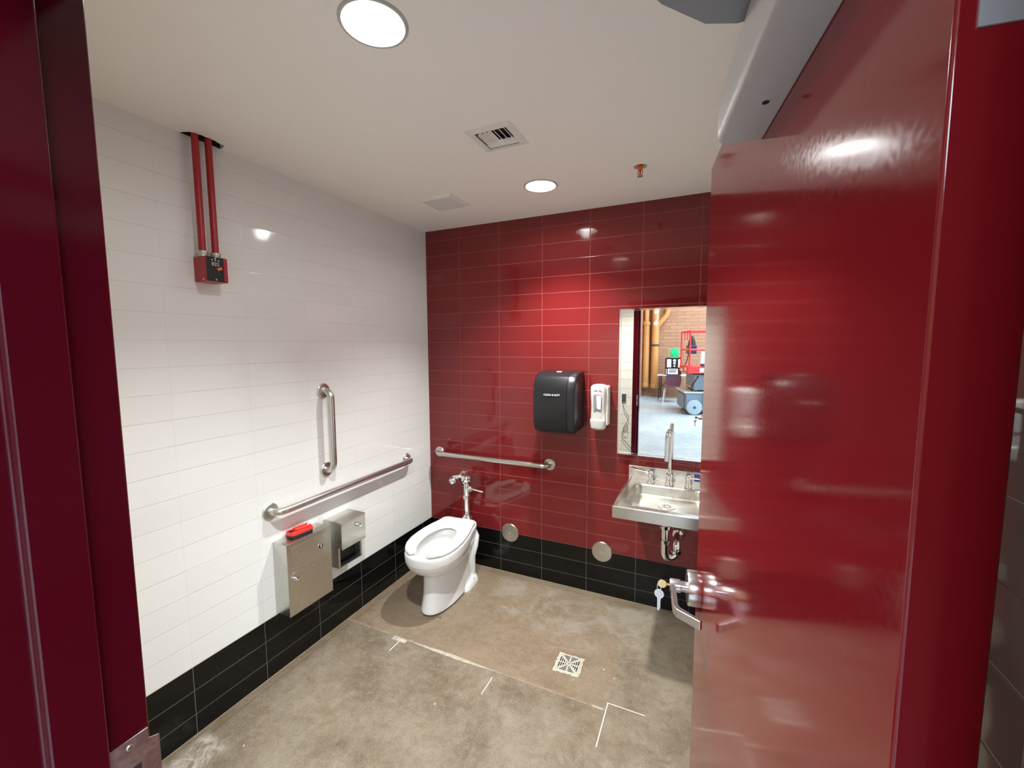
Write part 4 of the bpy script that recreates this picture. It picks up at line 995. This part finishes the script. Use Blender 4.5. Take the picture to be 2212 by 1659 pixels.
for s_ in (-1, 1):
    for q_ in (-1, 1): obj('leg', tube(nb(), [(s_*0.15, q_*0.13, 0.41), (s_*0.21, q_*0.15, 0.38), (s_*0.235, q_*0.19, 0.0)], 0.012, 10), m_label, t)
obj('cross_bar', tube(nb(), [(-0.20, 0.15, 0.40), (0.20, 0.15, 0.40)], 0.011, 10), m_label, t)

# scissor lift, local x along its visible end (to the far corner), local y to the right of the mirror view
LX = Vector((-0.25, -0.968, 0)).normalized(); lr = math.atan2(LX.y, LX.x)
t = thing('scissor_lift', 'red and blue grey scissor lift parked in the hall, seen in the mirror', 'lift', (1.30, -7.90, 0), lr)
# local y after this rotation points towards +x world
ch = nb(); box(ch, 0.0, 1.05, 0.03, 1.75, 0.10, 0.50)
cho = obj('chassis', ch, m_lift_grey, t, bevel=0.01)
obj('end_panel', bx(0.18, 1.00, 0.006, 0.032, 0.12, 0.44), m_lift_grey, cho)
obj('top_deck', bx(-0.03, 1.08, -0.02, 1.78, 0.50, 0.53), m_lamlight, cho)
for x_ in (0.03, 1.0):
    for y_ in (0.20, 1.55):
        wv = lathe(nb(), [(0, -0.05), (0.06, -0.055), (0.165, -0.045), (0.175, 0), (0.165, 0.045), (0, 0.05)], (x_-0.06 if x_ < 0.5 else x_+0.06, y_, 0.175), (1, 0, 0), 32)
        wo = obj('wheel', wv, m_rubber, t); obj('hub', lathe(nb(), [(0.03, 0), (0.03, 0.012), (0, 0.012)], (x_-0.11 if x_ < 0.5 else x_+0.11, y_, 0.175), (-1 if x_ < 0.5 else 1, 0, 0), 16), m_grey_pl, wo)
for i in range(4):
    z0_ = 0.54+i*0.10
    for y_, s_ in ((0.24, 1), (0.66, -1)):
        obj('scissor_arm', bx(0.10, 0.98, y_, y_+0.05, z0_, z0_+0.07) if s_ > 0 else bx(0.10, 0.98, y_, y_+0.05, z0_, z0_+0.07), m_lift_grey, t)
obj('arm_cover', bx(0.06, 0.98, 0.20, 1.60, 0.56, 0.93), m_lift_grey, t, bevel=0.02)
for i in range(7): obj('deck_mark', bx(0.20+0.10*i, 0.25+0.10*i, 0.196, 0.202, 0.60, 0.63), m_label, t)
pf = obj('platform', bx(0.0, 1.05, 0.05, 1.75, 0.95, 1.12), m_lift_red, t, bevel=0.01)
obj('data_plate', bx(0.62, 0.88, 0.042, 0.052, 0.97, 1.03), m_label, pf); obj('name_plate', bx(0.20, 0.36, 0.042, 0.052, 1.00, 1.08), m_label, pf); obj('number_plate', bx(-0.006, 0.001, 0.30, 0.50, 0.98, 1.08), m_label, pf)
def rail(p): return tube(nb(), p, 0.021, 12)
for x_, y_ in ((0.02, 0.08), (1.03, 0.08), (0.02, 1.70), (1.03, 1.70), (0.02, 0.85)): obj('rail_post', rail([(x_, y_, 1.12), (x_, y_, 1.93)]), m_lift_red, t)
for z_ in (1.93, 1.50):
    for p_ in (((0.02, 0.08), (1.03, 0.08)), ((0.02, 0.08), (0.02, 1.70)), ((1.03, 0.08), (1.03, 1.70))): obj('rail', rail([(*p_[0], z_), (*p_[1], z_)]), m_lift_red, t)
for x_ in (0.33, 0.62): obj('gate_chain', tube(nb(), [(x_, 0.08, 1.93), (x_, 0.08, 1.72)], 0.012, 8), m_lift_red, t)
obj('manual_box', bx(0.005, 0.04, 0.32, 0.62, 1.16, 1.46), m_label, t); obj('manual_box_base', bx(0.0, 0.045, 0.32, 0.62, 1.12, 1.18), m_navy, t)
cb_ = obj('control_box', bx(0.22, 0.50, 0.09, 0.27, 1.40, 1.60), m_navy, t, bevel=0.01)
obj('control_plate', bx(0.24, 0.42, 0.082, 0.090, 1.49, 1.53), m_label, cb_)
obj('joystick', lathe(nb(), [(0.09, 1.60), (0.075, 1.70), (0.04, 1.80), (0.03, 1.82), (0, 1.83)], (0.33, 0.18, 0), seg=20), m_box_black, cb_)
obj('control_cable', tube(nb(), smoothp([(0.36, 0.12, 1.40), (0.38, 0.10, 1.28), (0.50, 0.10, 1.18), (0.62, 0.09, 1.12)]), 0.010, 8), m_box_black, t)
obj('hose', tube(nb(), smoothp([(0.08, 0.16, 0.55), (-0.02, 0.14, 0.66), (-0.02, 0.22, 0.80), (0.08, 0.30, 0.90)]), 0.014, 8), m_box_black, t)
obj('ladder_rail', rail([(-0.05, 0.42, 0.16), (-0.05, 0.42, 1.10)]), m_lift_red, t)
